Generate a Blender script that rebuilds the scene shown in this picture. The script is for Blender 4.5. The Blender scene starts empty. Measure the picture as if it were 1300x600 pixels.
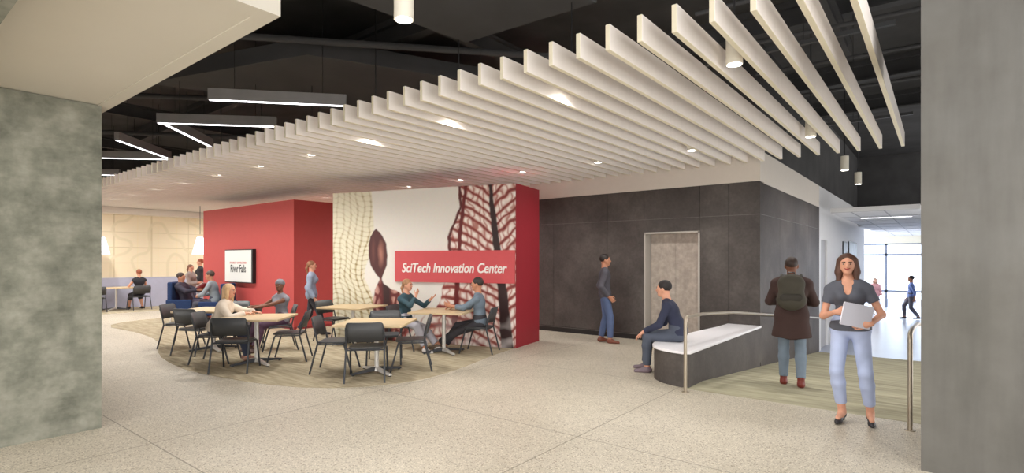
import bpy, bmesh, math, random
import numpy as np
from mathutils import Vector, Matrix
random.seed(7)
SC = bpy.context.scene
COL = SC.collection
R = math.radians

# ------------------------------------------------------------------ camera model (used for laying out)
F, H, HY, CX, VX = 686.6, 1.64, 330.0, 650.0, 1195.0
YAW = math.atan((VX - CX) / F)
FW = np.array([-math.sin(YAW), math.cos(YAW), 0.0])
RT = np.array([math.cos(YAW), math.sin(YAW), 0.0])

def at_z(px, py, z=0.0):
    d = FW + RT * (px - CX) / F + np.array([0, 0, 1.0]) * (HY - py) / F
    return np.array([0, 0, H]) + d * (z - H) / d[2]

# ------------------------------------------------------------------ colour and materials
def lin(c):
    return tuple((v / 255 / 12.92) if v / 255 <= 0.04045 else ((v / 255 + 0.055) / 1.055) ** 2.4 for v in c)

MATS = {}
def new_mat(name):
    m = bpy.data.materials.new(name)
    m.use_nodes = True
    nt = m.node_tree
    return m, nt, nt.nodes['Principled BSDF']

def mat(name, rgb, rough=0.6, metal=0.0, var=0.0, scale=8.0, bump=0.0, spec=0.5, stretch=None, emit=0.0):
    """plain procedural surface with a little noise in its colour"""
    if name in MATS:
        return MATS[name]
    m, nt, b = new_mat(name)
    c = lin(rgb)
    b.inputs['Roughness'].default_value = rough
    b.inputs['Metallic'].default_value = metal
    b.inputs['Specular IOR Level'].default_value = spec
    tc = nt.nodes.new('ShaderNodeTexCoord')
    mp = nt.nodes.new('ShaderNodeMapping')
    nt.links.new(tc.outputs['Object'], mp.inputs['Vector'])
    if stretch:
        mp.inputs['Scale'].default_value = stretch
    n = nt.nodes.new('ShaderNodeTexNoise')
    n.inputs['Scale'].default_value = scale
    n.inputs['Detail'].default_value = 4
    nt.links.new(mp.outputs['Vector'], n.inputs['Vector'])
    r = nt.nodes.new('ShaderNodeValToRGB')
    r.color_ramp.elements[0].position = 0.3
    r.color_ramp.elements[1].position = 0.7
    r.color_ramp.elements[0].color = (*[x * (1 - var) for x in c], 1)
    r.color_ramp.elements[1].color = (*[min(1, x * (1 + var)) for x in c], 1)
    nt.links.new(n.outputs['Fac'], r.inputs['Fac'])
    nt.links.new(r.outputs['Color'], b.inputs['Base Color'])
    if bump:
        bp = nt.nodes.new('ShaderNodeBump')
        bp.inputs['Strength'].default_value = bump
        bp.inputs['Distance'].default_value = 0.01
        nt.links.new(n.outputs['Fac'], bp.inputs['Height'])
        nt.links.new(bp.outputs['Normal'], b.inputs['Normal'])
    if emit:
        b.inputs['Emission Color'].default_value = (*c, 1)
        b.inputs['Emission Strength'].default_value = emit
    MATS[name] = m
    return m

def vcol_mat(name, rough=0.6):
    if name in MATS:
        return MATS[name]
    m, nt, b = new_mat(name)
    a = nt.nodes.new('ShaderNodeVertexColor')
    a.layer_name = 'art'
    n = nt.nodes.new('ShaderNodeTexNoise')
    n.inputs['Scale'].default_value = 60
    mx = nt.nodes.new('ShaderNodeMixRGB')
    mx.blend_type = 'MULTIPLY'
    mx.inputs['Fac'].default_value = 0.08
    nt.links.new(a.outputs['Color'], mx.inputs['Color1'])
    nt.links.new(n.outputs['Color'], mx.inputs['Color2'])
    nt.links.new(mx.outputs['Color'], b.inputs['Base Color'])
    b.inputs['Roughness'].default_value = rough
    MATS[name] = m
    return m

class NT:
    """tiny node helper"""
    def __init__(s, nt): s.nt = nt
    def n(s, t, **k):
        x = s.nt.nodes.new(t)
        for a, b in k.items(): setattr(x, a, b)
        return x
    def l(s, a, b): s.nt.links.new(a, b)
    def math(s, op, a, b=None, c=None):
        x = s.nt.nodes.new('ShaderNodeMath'); x.operation = op
        for i, v in enumerate((a, b, c)):
            if v is None: continue
            if isinstance(v, (int, float)): x.inputs[i].default_value = v
            else: s.l(v, x.inputs[i])
        return x.outputs[0]
    def mix(s, fac, a, b, mode='MIX'):
        x = s.nt.nodes.new('ShaderNodeMixRGB'); x.blend_type = mode
        for i, v in zip(('Fac', 'Color1', 'Color2'), (fac, a, b)):
            if isinstance(v, (int, float)): x.inputs[i].default_value = v
            elif isinstance(v, tuple): x.inputs[i].default_value = (*v, 1)
            else: s.l(v, x.inputs[i])
        return x.outputs[0]
    def ramp(s, v, stops):
        x = s.nt.nodes.new('ShaderNodeValToRGB')
        e = x.color_ramp.elements
        e[0].position, e[0].color = stops[0][0], (*stops[0][1], 1)
        e[1].position, e[1].color = stops[-1][0], (*stops[-1][1], 1)
        for p, c in stops[1:-1]:
            q = e.new(p); q.color = (*c, 1)
        s.l(v, x.inputs['Fac'])
        return x.outputs['Color']

def terrazzo():
    m, nt, b = new_mat('terrazzo'); N = NT(nt)
    g = N.n('ShaderNodeNewGeometry')
    sp = N.n('ShaderNodeSeparateXYZ'); N.l(g.outputs['Position'], sp.inputs[0])
    base = lin((203, 193, 175))
    big = N.n('ShaderNodeTexNoise'); big.inputs['Scale'].default_value = 0.7; big.inputs['Detail'].default_value = 3
    N.l(g.outputs['Position'], big.inputs['Vector'])
    col = N.ramp(big.outputs['Fac'], [(0.35, lin((184, 175, 158))), (0.65, lin((198, 189, 173)))])
    for sc, lo, hi, c, amt in ((46, 0.0, 0.33, lin((128, 119, 104)), 0.8), (60, 0.0, 0.36, lin((232, 224, 206)), 0.65), (34, 0.0, 0.24, lin((150, 138, 116)), 0.7), (80, 0, 0.32, lin((112, 104, 92)), 0.6)):
        v = N.n('ShaderNodeTexVoronoi'); v.inputs['Scale'].default_value = sc
        N.l(g.outputs['Position'], v.inputs['Vector'])
        k = N.math('LESS_THAN', v.outputs['Distance'], hi)
        rr = N.n('ShaderNodeSeparateColor'); N.l(v.outputs['Color'], rr.inputs[0])
        k2 = N.math('MULTIPLY', k, N.math('GREATER_THAN', rr.outputs[0], 0.45))
        col = N.mix(N.math('MULTIPLY', k2, amt), col, c)
    line = None
    for ax, vals in (('X', (-2.65, -5.54, -8.83, -11.3, -14.3)), ('Y', (1.79, 4.32, 6.9))):
        for v in vals:
            d = N.math('ABSOLUTE', N.math('SUBTRACT', sp.outputs[ax], v))
            k = N.math('LESS_THAN', d, 0.006)
            line = k if line is None else N.math('MAXIMUM', line, k)
    col = N.mix(N.math('MULTIPLY', line, 0.75), col, lin((112, 105, 92)))
    N.l(col, b.inputs['Base Color'])
    b.inputs['Roughness'].default_value = 0.42
    b.inputs['Specular IOR Level'].default_value = 0.35
    return m

def carpet_mat(name, c1, c2, axis='X', freq=5.0):
    m, nt, b = new_mat(name); N = NT(nt)
    g = N.n('ShaderNodeNewGeometry')
    mp = N.n('ShaderNodeMapping'); N.l(g.outputs['Position'], mp.inputs['Vector'])
    mp.inputs['Scale'].default_value = (0.5, freq, 1) if axis == 'X' else (freq, 0.5, 1)
    if axis == 'D':
        mp.inputs['Rotation'].default_value = (0, 0, R(-38)); mp.inputs['Scale'].default_value = (0.9, freq, 1)
    n = N.n('ShaderNodeTexNoise'); n.inputs['Scale'].default_value = 2.0; n.inputs['Detail'].default_value = 6
    n.inputs['Roughness'].default_value = 0.65
    N.l(mp.outputs['Vector'], n.inputs['Vector'])
    n2 = N.n('ShaderNodeTexNoise'); n2.inputs['Scale'].default_value = 220
    N.l(g.outputs['Position'], n2.inputs['Vector'])
    col = N.ramp(n.outputs['Fac'], [(0.36, lin(c1)), (0.64, lin(c2))])
    col = N.mix(0.25, col, n2.outputs['Color'], 'SOFT_LIGHT')
    N.l(col, b.inputs['Base Color'])
    b.inputs['Roughness'].default_value = 0.95
    b.inputs['Specular IOR Level'].default_value = 0.1
    return m

def concrete(name, c1, c2, c3, scale=1.6, rough=0.85, bump=0.25, boards=False):
    m, nt, b = new_mat(name); N = NT(nt)
    g = N.n('ShaderNodeNewGeometry')
    n = N.n('ShaderNodeTexNoise'); n.inputs['Scale'].default_value = scale; n.inputs['Detail'].default_value = 9; n.inputs['Roughness'].default_value = 0.62
    N.l(g.outputs['Position'], n.inputs['Vector'])
    col = N.ramp(n.outputs['Fac'], [(0.32, lin(c1)), (0.5, lin(c2)), (0.68, lin(c3))])
    mp = N.n('ShaderNodeMapping'); N.l(g.outputs['Position'], mp.inputs['Vector']); mp.inputs['Scale'].default_value = (4, 4, 0.5) if not boards else (3, 3, 9)
    n2 = N.n('ShaderNodeTexNoise'); n2.inputs['Scale'].default_value = 2.2; n2.inputs['Detail'].default_value = 8
    N.l(mp.outputs['Vector'], n2.inputs['Vector'])
    k = N.ramp(n2.outputs['Fac'], [(0.3, (0.62, 0.62, 0.62)), (0.6, (1, 1, 1))])
    col = N.mix(0.45, col, k, 'MULTIPLY')
    N.l(col, b.inputs['Base Color'])
    b.inputs['Roughness'].default_value = rough
    bp = N.n('ShaderNodeBump'); bp.inputs['Strength'].default_value = bump; bp.inputs['Distance'].default_value = 0.01
    N.l(n2.outputs['Fac'], bp.inputs['Height']); N.l(bp.outputs['Normal'], b.inputs['Normal'])
    return m

def wood(name, c1, c2, rough=0.45):
    m, nt, b = new_mat(name); N = NT(nt)
    tc = N.n('ShaderNodeTexCoord'); mp = N.n('ShaderNodeMapping'); N.l(tc.outputs['Object'], mp.inputs['Vector'])
    mp.inputs['Scale'].default_value = (1.2, 16, 3)
    n = N.n('ShaderNodeTexNoise'); n.inputs['Scale'].default_value = 2.5; n.inputs['Detail'].default_value = 6
    N.l(mp.outputs['Vector'], n.inputs['Vector'])
    N.l(N.ramp(n.outputs['Fac'], [(0.35, lin(c1)), (0.65, lin(c2))]), b.inputs['Base Color'])
    b.inputs['Roughness'].default_value = rough
    return m

def dark_panel():
    m, nt, b = new_mat('dark_steel_panel'); N = NT(nt)
    g = N.n('ShaderNodeNewGeometry')
    n = N.n('ShaderNodeTexNoise'); n.inputs['Scale'].default_value = 1.1; n.inputs['Detail'].default_value = 8; n.inputs['Roughness'].default_value = 0.6
    N.l(g.outputs['Position'], n.inputs['Vector'])
    n2 = N.n('ShaderNodeTexNoise'); n2.inputs['Scale'].default_value = 22; n2.inputs['Detail'].default_value = 5
    N.l(g.outputs['Position'], n2.inputs['Vector'])
    col = N.ramp(n.outputs['Fac'], [(0.3, lin((64, 58, 56))), (0.5, lin((80, 74, 71))), (0.72, lin((100, 94, 90)))])
    col = N.mix(0.5, col, N.ramp(n2.outputs['Fac'], [(0.3, (0.55, 0.55, 0.55)), (0.7, (1, 1, 1))]), 'MULTIPLY')
    N.l(col, b.inputs['Base Color'])
    b.inputs['Roughness'].default_value = 0.55
    b.inputs['Specular IOR Level'].default_value = 0.3
    return m

M_TERR = terrazzo()
M_CARPET = carpet_mat('lounge_carpet', (146, 135, 112), (184, 172, 148), 'D', 7.0)
M_RAMP = carpet_mat('ramp_carpet', (148, 143, 122), (186, 180, 154), 'X', 3.2)
M_CONCL = concrete('board_formed_concrete', (104, 105, 94), (130, 131, 118), (154, 153, 140), 4.0, boards=True)
M_CONCR = concrete('smooth_grey_concrete', (96, 94, 88), (108, 106, 101), (118, 117, 113), 0.8, 0.7, 0.08)
M_WOOD = wood('maple_top', (194, 170, 132), (214, 192, 154))
M_DARKP = dark_panel()
M_SLAT = mat('slat_white', (244, 237, 230), 0.6, var=0.02)
M_SLATE = mat('slat_edge', (228, 220, 196), 0.6, var=0.02)
M_WHITE = mat('white_paint', (214, 206, 196), 0.7, var=0.015)
M_WHITE2 = mat('corridor_white', (225, 225, 226), 0.7, var=0.01)
M_SOFFIT = mat('soffit_cream', (203, 197, 184), 0.8, var=0.03, scale=0.8)
M_BLACKC = mat('deck_black', (62, 61, 61), 0.9, var=0.25, scale=1.5)
M_DUCT = mat('duct_dark_grey', (66, 66, 68), 0.8, var=0.1, scale=2)
M_RED = mat('red_paint', (184, 78, 76), 0.55, var=0.02, spec=0.3)
M_RED2 = mat('sign_red', (200, 84, 88), 0.5, var=0.02, spec=0.3)
M_CHAIR = mat('chair_charcoal', (62, 63, 65), 0.5, var=0.05)
M_LEG = mat('chair_tube_black', (46, 49, 54), 0.4, var=0.05)
M_NAVY = mat('navy_fabric', (26, 50, 92), 0.85, var=0.1, scale=40)
M_CHROME = mat('brushed_steel', (216, 213, 208), 0.35, 0.35, var=0.03)
M_RAIL = mat('rail_steel', (176, 165, 148), 0.38, 0.8, var=0.04)
M_BLACK = mat('black_plastic', (24, 24, 26), 0.4)
M_FIX = mat('fixture_grey', (132, 130, 130), 0.5, var=0.05)
M_LAMPW = mat('lamp_white', (226, 220, 205), 0.5)

def emis(name, rgb, s):
    if name in MATS: return MATS[name]
    m, nt, b = new_mat(name)
    b.inputs['Base Color'].default_value = (*lin(rgb), 1)
    b.inputs['Emission Color'].default_value = (*lin(rgb), 1)
    b.inputs['Emission Strength'].default_value = s
    MATS[name] = m
    return m
M_GLOW = emis('lamp_glow', (255, 250, 240), 6.0)
M_TUBE = emis('tube_glow', (250, 250, 255), 3.0)

# ------------------------------------------------------------------ mesh helpers
class MB:
    def __init__(s): s.v = []; s.f = []
    def box(s, x0, x1, y0, y1, z0, z1, M=None):
        b = len(s.v)
        P = [(x0, y0, z0), (x1, y0, z0), (x1, y1, z0), (x0, y1, z0), (x0, y0, z1), (x1, y0, z1), (x1, y1, z1), (x0, y1, z1)]
        if M is not None: P = [tuple(M @ Vector(p)) for p in P]
        s.v += P
        s.f += [tuple(b + i for i in q) for q in ((0, 3, 2, 1), (4, 5, 6, 7), (0, 1, 5, 4), (1, 2, 6, 5), (2, 3, 7, 6), (3, 0, 4, 7))]
        return s
    def prism(s, pts, z0, z1):
        n = len(pts); b = len(s.v)
        a = sum(pts[i][0] * pts[(i + 1) % n][1] - pts[(i + 1) % n][0] * pts[i][1] for i in range(n))
        if a < 0: pts = pts[::-1]
        s.v += [(p[0], p[1], z0) for p in pts] + [(p[0], p[1], z1) for p in pts]
        s.f += [tuple(b + i for i in range(n))[::-1], tuple(b + n + i for i in range(n))]
        s.f += [(b + i, b + (i + 1) % n, b + n + (i + 1) % n, b + n + i) for i in range(n)]
        return s
    def tube(s, pts, r, n=8, r2=None):
        pts = [Vector(p) for p in pts]; b = len(s.v); m = len(pts)
        ref = None
        for i, p in enumerate(pts):
            t = (pts[min(i + 1, m - 1)] - pts[max(i - 1, 0)]).normalized()
            if ref is None:
                ref = Vector((0, 0, 1)) if abs(t.z) < 0.9 else Vector((1, 0, 0))
            x = (ref - t * ref.dot(t)).normalized(); y = t.cross(x); ref = x
            rr = r if r2 is None else r + (r2 - r) * i / (m - 1)
            for k in range(n):
                a = 2 * math.pi * k / n
                s.v.append(tuple(p + x * math.cos(a) * rr + y * math.sin(a) * rr))
        for i in range(m - 1):
            for k in range(n):
                k2 = (k + 1) % n
                s.f.append((b + i * n + k, b + i * n + k2, b + (i + 1) * n + k2, b + (i + 1) * n + k))
        s.f.append(tuple(b + k for k in range(n))[::-1])
        s.f.append(tuple(b + (m - 1) * n + k for k in range(n)))
        return s
    def lathe(s, prof, n=24, c=(0, 0)):
        b = len(s.v); m = len(prof)
        for r, z in prof:
            for k in range(n):
                a = 2 * math.pi * k / n
                s.v.append((c[0] + r * math.cos(a), c[1] + r * math.sin(a), z))
        for i in range(m - 1):
            for k in range(n):
                k2 = (k + 1) % n
                s.f.append((b + i * n + k, b + i * n + k2, b + (i + 1) * n + k2, b + (i + 1) * n + k))
        s.f.append(tuple(b + k for k in range(n))[::-1])
        s.f.append(tuple(b + (m - 1) * n + k for k in range(n)))
        return s
    def build(s, name, m, parent=None, smooth=False, bevel=0.0, loc=None):
        me = bpy.data.meshes.new(name)
        me.from_pydata(s.v, [], s.f)
        me.update()
        if smooth:
            me.polygons.foreach_set('use_smooth', [True] * len(me.polygons))
        me.materials.append(m)
        o = bpy.data.objects.new(name, me)
        COL.objects.link(o)
        if parent is not None: o.parent = parent
        if loc is not None: o.location = loc
        if bevel:
            bv = o.modifiers.new('bevel', 'BEVEL'); bv.width = bevel; bv.segments = 3; bv.limit_method = 'ANGLE'; bv.angle_limit = R(50)
            me.polygons.foreach_set('use_smooth', [True] * len(me.polygons))
            wn = o.modifiers.new('wn', 'WEIGHTED_NORMAL')
        elif smooth:
            es = o.modifiers.new('es', 'EDGE_SPLIT'); es.split_angle = R(50)
        return o

def tag(o, label=None, cat=None, group=None, kind=None):
    if label: o['label'] = label
    if cat: o['category'] = cat
    if group: o['group'] = group
    if kind: o['kind'] = kind
    return o

def empty(name, loc=(0, 0, 0), rz=0.0, label=None, cat=None, group=None):
    o = bpy.data.objects.new(name, None)
    COL.objects.link(o); o.location = loc; o.rotation_euler = (0, 0, rz); o.empty_display_size = 0.2
    return tag(o, label, cat, group)

def copy_tree(o, parent=None):
    c = o.copy(); COL.objects.link(c); c.parent = parent
    for ch in [x for x in KIDS.get(o.name, [])]:
        d = copy_tree(ch, c)
    return c
KIDS = {}
def index_kids():
    KIDS.clear()
    for o in COL.objects:
        if o.parent: KIDS.setdefault(o.parent.name, []).append(o)

def struct(mb, name, m, **k):
    return tag(mb.build(name, m, **k), kind='structure')

# ------------------------------------------------------------------ the shell
struct(MB().box(-24, 4, -6, 6.78, -0.12, 0.0).box(-24, -2.6, 6.78, 12, -0.12, 0.0).box(-0.02, 4, 6.78, 7.2, -0.12, 0.0), 'floor', M_TERR)
RY0, RY1, RZ1 = 7.35, 16.3, -0.79
rp = MB()
rp.v = [(-2.6, 6.78, 0), (1.4, 6.78, 0), (1.4, RY0, 0), (-2.6, RY0, 0), (1.4, RY1, RZ1), (-2.6, RY1, RZ1),
        (-2.6, 6.78, -0.2), (1.4, 6.78, -0.2), (1.4, RY1, -1.0), (-2.6, RY1, -1.0)]
rp.f = [(0, 1, 2, 3), (3, 2, 4, 5), (6, 9, 8, 7), (0, 6, 7, 1), (5, 4, 8, 9), (1, 7, 8, 4, 2), (0, 3, 5, 9, 6)]
ramp = tag(rp.build('ramp', M_RAMP), kind='structure'); ramp.name = 'floor_ramp'
cf = mat('corridor_floor', (160, 168, 188), 0.28, var=0.04, scale=1.0)
struct(MB().box(-9, 8, RY1, 60, -0.95, RZ1), 'floor_corridor', cf)

# lounge carpet: the curved outline of the inlay
cp = [(-16.9, 4.75), (-16.5, 4.42), (-15.85, 4.25), (-14.4, 4.31), (-13.65, 4.28), (-12.9, 4.2), (-12.3, 4.08), (-11.6, 3.86), (-10.9, 3.62), (-10.3, 3.47),
      (-9.68, 3.37), (-8.94, 3.31), (-8.41, 3.33), (-7.86, 3.4), (-7.34, 3.49), (-6.9, 3.6), (-6.5, 3.75), (-6.15, 3.97), (-5.85, 4.3),
      (-5.66, 4.7), (-5.59, 5.1), (-5.64, 5.6), (-5.76, 6.1), (-5.92, 6.66), (-6.08, 7.2), (-6.23, 7.88), (-8.0, 7.35), (-10.3, 6.66), (-11.9, 8.0), (-11.9, 6.76), (-16.9, 6.76), (-17.3, 6.2), (-17.2, 5.3)]
tag(MB().prism(cp, -0.004, 0.004).build('carpet_inlay', M_CARPET), 'wavy edged taupe carpet area set in the terrazzo under the cafe tables', 'carpet')
tag(MB().box(-21.95, -19.9, -2, 10.3, -0.004, 0.004).build('carpet_strip', M_CARPET), 'straight taupe carpet strip along the far panelled wall', 'carpet')

# black clad volume: front at Y=10.39 and side at X=-2.55
def panelled(name, x0, x1, y0, y1, z0, z1, m):
    return struct(MB().box(x0, x1, y0, y1, z0, z1), name, m)
BY = 10.39
blk = MB()
def vpanel(mb, x0, x1, z0, z1, g=0.003): mb.box(x0 + g, x1 - g, BY, BY + 0.05, z0 + g, z1 - g)
xs = [-2.55, -3.1, -3.64, -4.78, -5.63, -7.02, -8.4, -9.8, -11.2]
for i in range(len(xs) - 1):
    a, b = xs[i + 1], xs[i]
    if (a, b) == (-4.78, -3.64):
        vpanel(blk, a, b, 2.47, 3.07)
        blk.box(a + .0, b - .0, BY, BY + 0.05, 2.2, 2.464)
    else:
        vpanel(blk, a, b, 2.47, 3.07)
        vpanel(blk, a, b, 0.12, 2.47)
ys = [10.39, 11.9, 13.4, 14.9, 16.4]
for i in range(4):
    a, b = ys[i], ys[i + 1]
    for z0, z1 in ((2.47, 3.05), (-0.9, 2.47)):
        blk.box(-2.60, -2.55, a + 0.003 if i else a + 0.05, b - 0.003, z0 + 0.006, z1 - 0.006)
blk.box(-2.606, -2.5502, BY - 0.0005, BY + 0.06, -0.2, 3.0495)
struct(blk, 'wall_black', M_DARKP)
struct(MB().box(-11.2, -4.78, BY + 0.02, BY + 0.3, 0, 3.06).box(-3.64, -2.57, BY + 0.02, BY + 0.3, -0.1, 3.06).box(-4.78, -3.64, BY + 0.02, BY + 0.3, 2.2, 3.06).box(-2.85, -2.57, BY + 0.3, 16.4, -1, 3.05),
       'wall_black_backing', mat('joint_dark', (40, 37, 37), 0.6))
struct(MB().box(-11.2, -4.78, BY - 0.004, BY + 0.02, 0, 0.1).box(-3.64, -2.56, BY - 0.004, BY + 0.02, 0, 0.1), 'baseboard_black', mat('plinth_black', (34, 32, 33), 0.35))
struct(MB().box(-11.2, -4.79, BY - 0.006, BY + 0.02, 0.1, 0.112).box(-3.63, -2.56, BY - 0.006, BY + 0.02, 0.1, 0.112), 'trim_1', mat('trim_grey', (92, 88, 84), 0.4))
struct(MB().box(-11.2, -2.55, BY - 0.004, BY + 0.03, 2.465, 2.475).box(-2.57, -2.546, BY, 16.4, 2.465, 2.475), 'trim_2', mat('trim_grey', (92, 88, 84), 0.4))
# recessed lift style door
d = empty('door_1', (0, 0, 0)); d['kind'] = 'structure'
M_DOORP = concrete('door_metal', (160, 149, 139), (176, 164, 153), (192, 180, 168), 9, 0.5, 0.05)
MB().box(-4.74, -4.212, BY + 0.24, BY + 0.28, 0, 2.18).build('door_leaf', M_DOORP, d)
MB().box(-4.208, -3.68, BY + 0.24, BY + 0.28, 0, 2.18).build('door_leaf', M_DOORP, d)
MB().box(-4.785, -4.75, BY - 0.006, BY + 0.3, 0, 2.2).box(-3.67, -3.635, BY - 0.006, BY + 0.3, 0, 2.2).box(-4.785, -3.635, BY - 0.006, BY + 0.3, 2.175, 2.205).build('door_frame', mat('door_frame_grey', (176, 170, 162), 0.45), d)

# white bulkhead above, and walls beyond
struct(MB().box(-22.2, -2.55, BY, BY + 0.3, 3.07, 3.62).box(-2.85, -2.55, BY + 0.3, 16.4, 3.05, 3.62), 'wall_bulkhead', M_WHITE)
struct(MB().box(-22.2, -11.2, BY, BY + 0.3, 0, 3.07), 'wall_back', M_WHITE)
struct(MB().box(-2.85, -2.55, 16.4, 16.63, -0.79, 3.62).box(-2.85, -2.55, 16.63, 17.7, 2.2, 3.62).box(-2.85, -2.55, 17.7, 27.2, -0.79, 3.62), 'wall_corridor', M_WHITE2)
struct(MB().box(-2.85, -2.60, 16.63, 17.7, -0.79, 2.2), 'door_2', mat('grey_door', (176, 175, 178), 0.5))
# upper dark wall over bulkhead and the deck
struct(MB().box(-24, -2.56, BY + 0.05, BY + 0.25, 3.62, 5.6).box(-2.8, -2.56, BY + 0.25, 25, 3.62, 5.6).box(-2.56, 6, 24.8, 25, 3.0, 5.6).box(1.6, 1.8, 7, 16.9, 2.0, 5.6).box(-22.3, -22.0, -4, 10.4, 3.655, 5.6), 'wall_upper_dark', M_BLACKC)  # right-hand piece is out of view, left open below to limit side light
struct(MB().box(-24, 6, -3.5, 25, 5.6, 5.75), 'ceiling', M_BLACKC)
# corridor ceiling of tiles with grid
cg = MB()
tm = mat('ceiling_tile', (224, 224, 226), 0.8, var=0.02)
cxs = [-2.55, -2.0, -1.45, -0.93, -0.4]
struct(MB().box(-2.28, -0.4, 16.35, 34, 2.885, 3.0), 'ceiling_corridor', tm)
struct(MB().box(-0.4, 6, 25, 36, 2.95, 3.1).box(-2.55, -2.28, 25, 36, 2.95, 3.1).box(-5.5, -2.85, 27.2, 36, 2.95, 3.1).box(-2.85, 1.6, 34, 36, 2.95, 3.1), 'ceiling_hall', M_WHITE2)
grid = MB()
for x in (-1.83, -1.12): grid.box(x - 0.015, x + 0.015, 16.36, 34, 2.878, 2.888)
for k in range(9): grid.box(-2.275, -0.41, 16.37 + 2 * k, 16.39 + 2 * k, 2.879, 2.888)
struct(grid, 'trim_3', mat('tile_grid', (170, 170, 174), 0.6))
lg = empty('linear_ceiling_light', (-1.25, 18.9, 2.87), 0, 'thin recessed white light line across the corridor tile ceiling', 'ceiling light')
MB().box(-0.62, 0.62, -0.05, 0.05, 0, 0.012).build('light_trim', M_WHITE2, lg)
MB().box(-0.6, 0.6, -0.035, 0.035, -0.003, 0.002).build('diffuser', M_TUBE, lg)

# far glazed end of the corridor
def window_wall():
    w = empty('window_1', (0, 0, 0)); w['kind'] = 'structure'
    fm = mat('mullion_grey', (120, 130, 150), 0.5)
    f = MB()
    Y = 34.0
    z0, z1 = RZ1, 2.5
    for x in (-5.2, -2.24, 0.7, 3.6): f.box(x - 0.06, x + 0.06, Y - 0.05, Y + 0.05, z0, z1)
    for z in (0.05, 1.92, 2.47): f.box(-5.2, 3.6, Y - 0.05, Y + 0.05, z - 0.05, z + 0.05)
    f.build('window_frame', fm, w)
    gm, nt, b = new_mat('clear_glass')
    b.inputs['Base Color'].default_value = (0.86, 0.93, 1, 1); b.inputs['Roughness'].default_value = 0.02
    b.inputs['Transmission Weight'].default_value = 1.0; b.inputs['IOR'].default_value = 1.05
    MB().box(-5.2, 3.6, Y - 0.006, Y + 0.006, z0, z1).build('pane', gm, w)
    struct(MB().box(-9, 8, Y - 0.1, Y + 0.1, 2.5, 3.1), 'wall_window_head', mat('pale_head', (232, 228, 210), 0.7))
window_wall()
struct(MB().box(1.6, 1.8, 17.2, 34, -0.79, 3.0), 'wall_right', M_WHITE2)
struct(MB().box(-8, 8, 47, 48, -1, 0.1), 'wall_garden', mat('pale_outdoor_wall', (190, 190, 196), 0.9))
struct(MB().box(-20, 16, 60, 62, -1, 6.5), 'wall_opposite', mat('pale_facade', (178, 190, 212), 0.9))
# framed pictures on the corridor wall
for (y0, y1, z0, z1, s) in ((20.7, 21.6, 1.78, 2.26, 'narrower, nearer'), (22.1, 24.3, 1.72, 2.3, 'wider, farther')):
    p = empty('picture_frame', (-2.55, (y0 + y1) / 2, (z0 + z1) / 2), 0, 'dark framed picture on the white corridor wall, the %s of the two' % s, 'picture')
    h, w = (z1 - z0) / 2, (y1 - y0) / 2
    MB().box(0, 0.03, -w, w, -h, h).build('frame', M_BLACK, p)
    MB().box(0.03, 0.034, -w + 0.05, w - 0.05, -h + 0.05, h - 0.05).build('picture', mat('picture_grey', (84, 90, 98), 0.4, var=0.5, scale=3), p)

# ------------------------------------------------------------------ concrete columns and the cream soffit
cl = tag(MB().box(-9.5, -6.44, -1.0, 1.65, 0, 3.15).build('concrete_column', M_CONCL), 'rough greenish grey board formed concrete pier at the left under the cream soffit', 'column')
cr = tag(MB().box(-0.125, 1.5, 5.29, 6.5, -0.1, 5.6).build('concrete_column', M_CONCR), 'smooth grey concrete column at the right beside the woman with the laptop', 'column')
sf = MB()
sf.box(-24, -3.2, -3.0, 1.73, 3.155, 5.0)
sf.box(-24, -3.2, 1.62, 1.73, 3.145, 3.155); sf.box(-3.34, -3.2, -3.0, 1.62, 3.145, 3.155)
struct(sf, 'ceiling_soffit', M_SOFFIT)
tag(MB().box(-9, -3.0, 0.1, 0.60, 2.98, 3.155).build('concrete_beam', M_CONCL), 'short brown grey concrete beam under the soffit in the top left corner', 'beam')

# ------------------------------------------------------------------ dark structure above
random.seed(3)
for y in (2.2, 5.8, 9.2, 12.8, 15.6):
    b = MB().box(-23.5, 5, y - 0.09, y + 0.09, 5.2, 5.23).box(-23.5, 5, y - 0.01, y + 0.01, 5.23, 5.5).box(-23.5, 5, y - 0.09, y + 0.09, 5.5, 5.6)
    tag(b.build('steel_beam', M_DUCT), 'long dark steel I beam in the black ceiling void running across the room', 'beam', 'steel beams of the dark ceiling')
for x in (-19, -14.5, -10, -5.6, -1.2):
    b = MB().box(x - 0.07, x + 0.07, 1.8, 10.3, 4.9, 4.92).box(x - 0.01, x + 0.01, 1.8, 10.3, 4.92, 5.15).box(x - 0.07, x + 0.07, 1.8, 10.3, 5.15, 5.19)
    tag(b.build('steel_girder', M_BLACKC), 'dark steel girder crossing below the beams in the black ceiling void', 'beam', 'steel girders of the dark ceiling')
for (a, b_, r) in (((-13, 2.2, 4.7), (-7, 8.5, 4.7), 0.05), ((-9, 2.0, 4.75), (-4, 7.6, 4.75), 0.05), ((-16, 3, 4.6), (-12, 7.5, 4.6), 0.05)):
    tag(MB().tube([a, b_], r, 10).build('diagonal_pipe', M_DUCT, smooth=True), 'dark diagonal pipe running between the beams of the black ceiling', 'pipe', 'diagonal pipes in the dark ceiling')
tag(MB().prism([(-10.5, 3.3), (-7.2, 4.3), (-5.6, 7.8), (-9.0, 7.5)], 4.62, 4.88).build('duct_box', M_DUCT, bevel=0.01), 'big angular dark grey duct box hanging above the pendant tube lights', 'duct')
tag(MB().prism([(-5.2, 2.9), (-3.6, 3.3), (-3.0, 5.3), (-4.9, 5.2)], 4.5, 4.8).build('duct_box', M_DUCT, bevel=0.01), 'smaller angular dark grey duct box above the slats near the top centre', 'duct')
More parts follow.
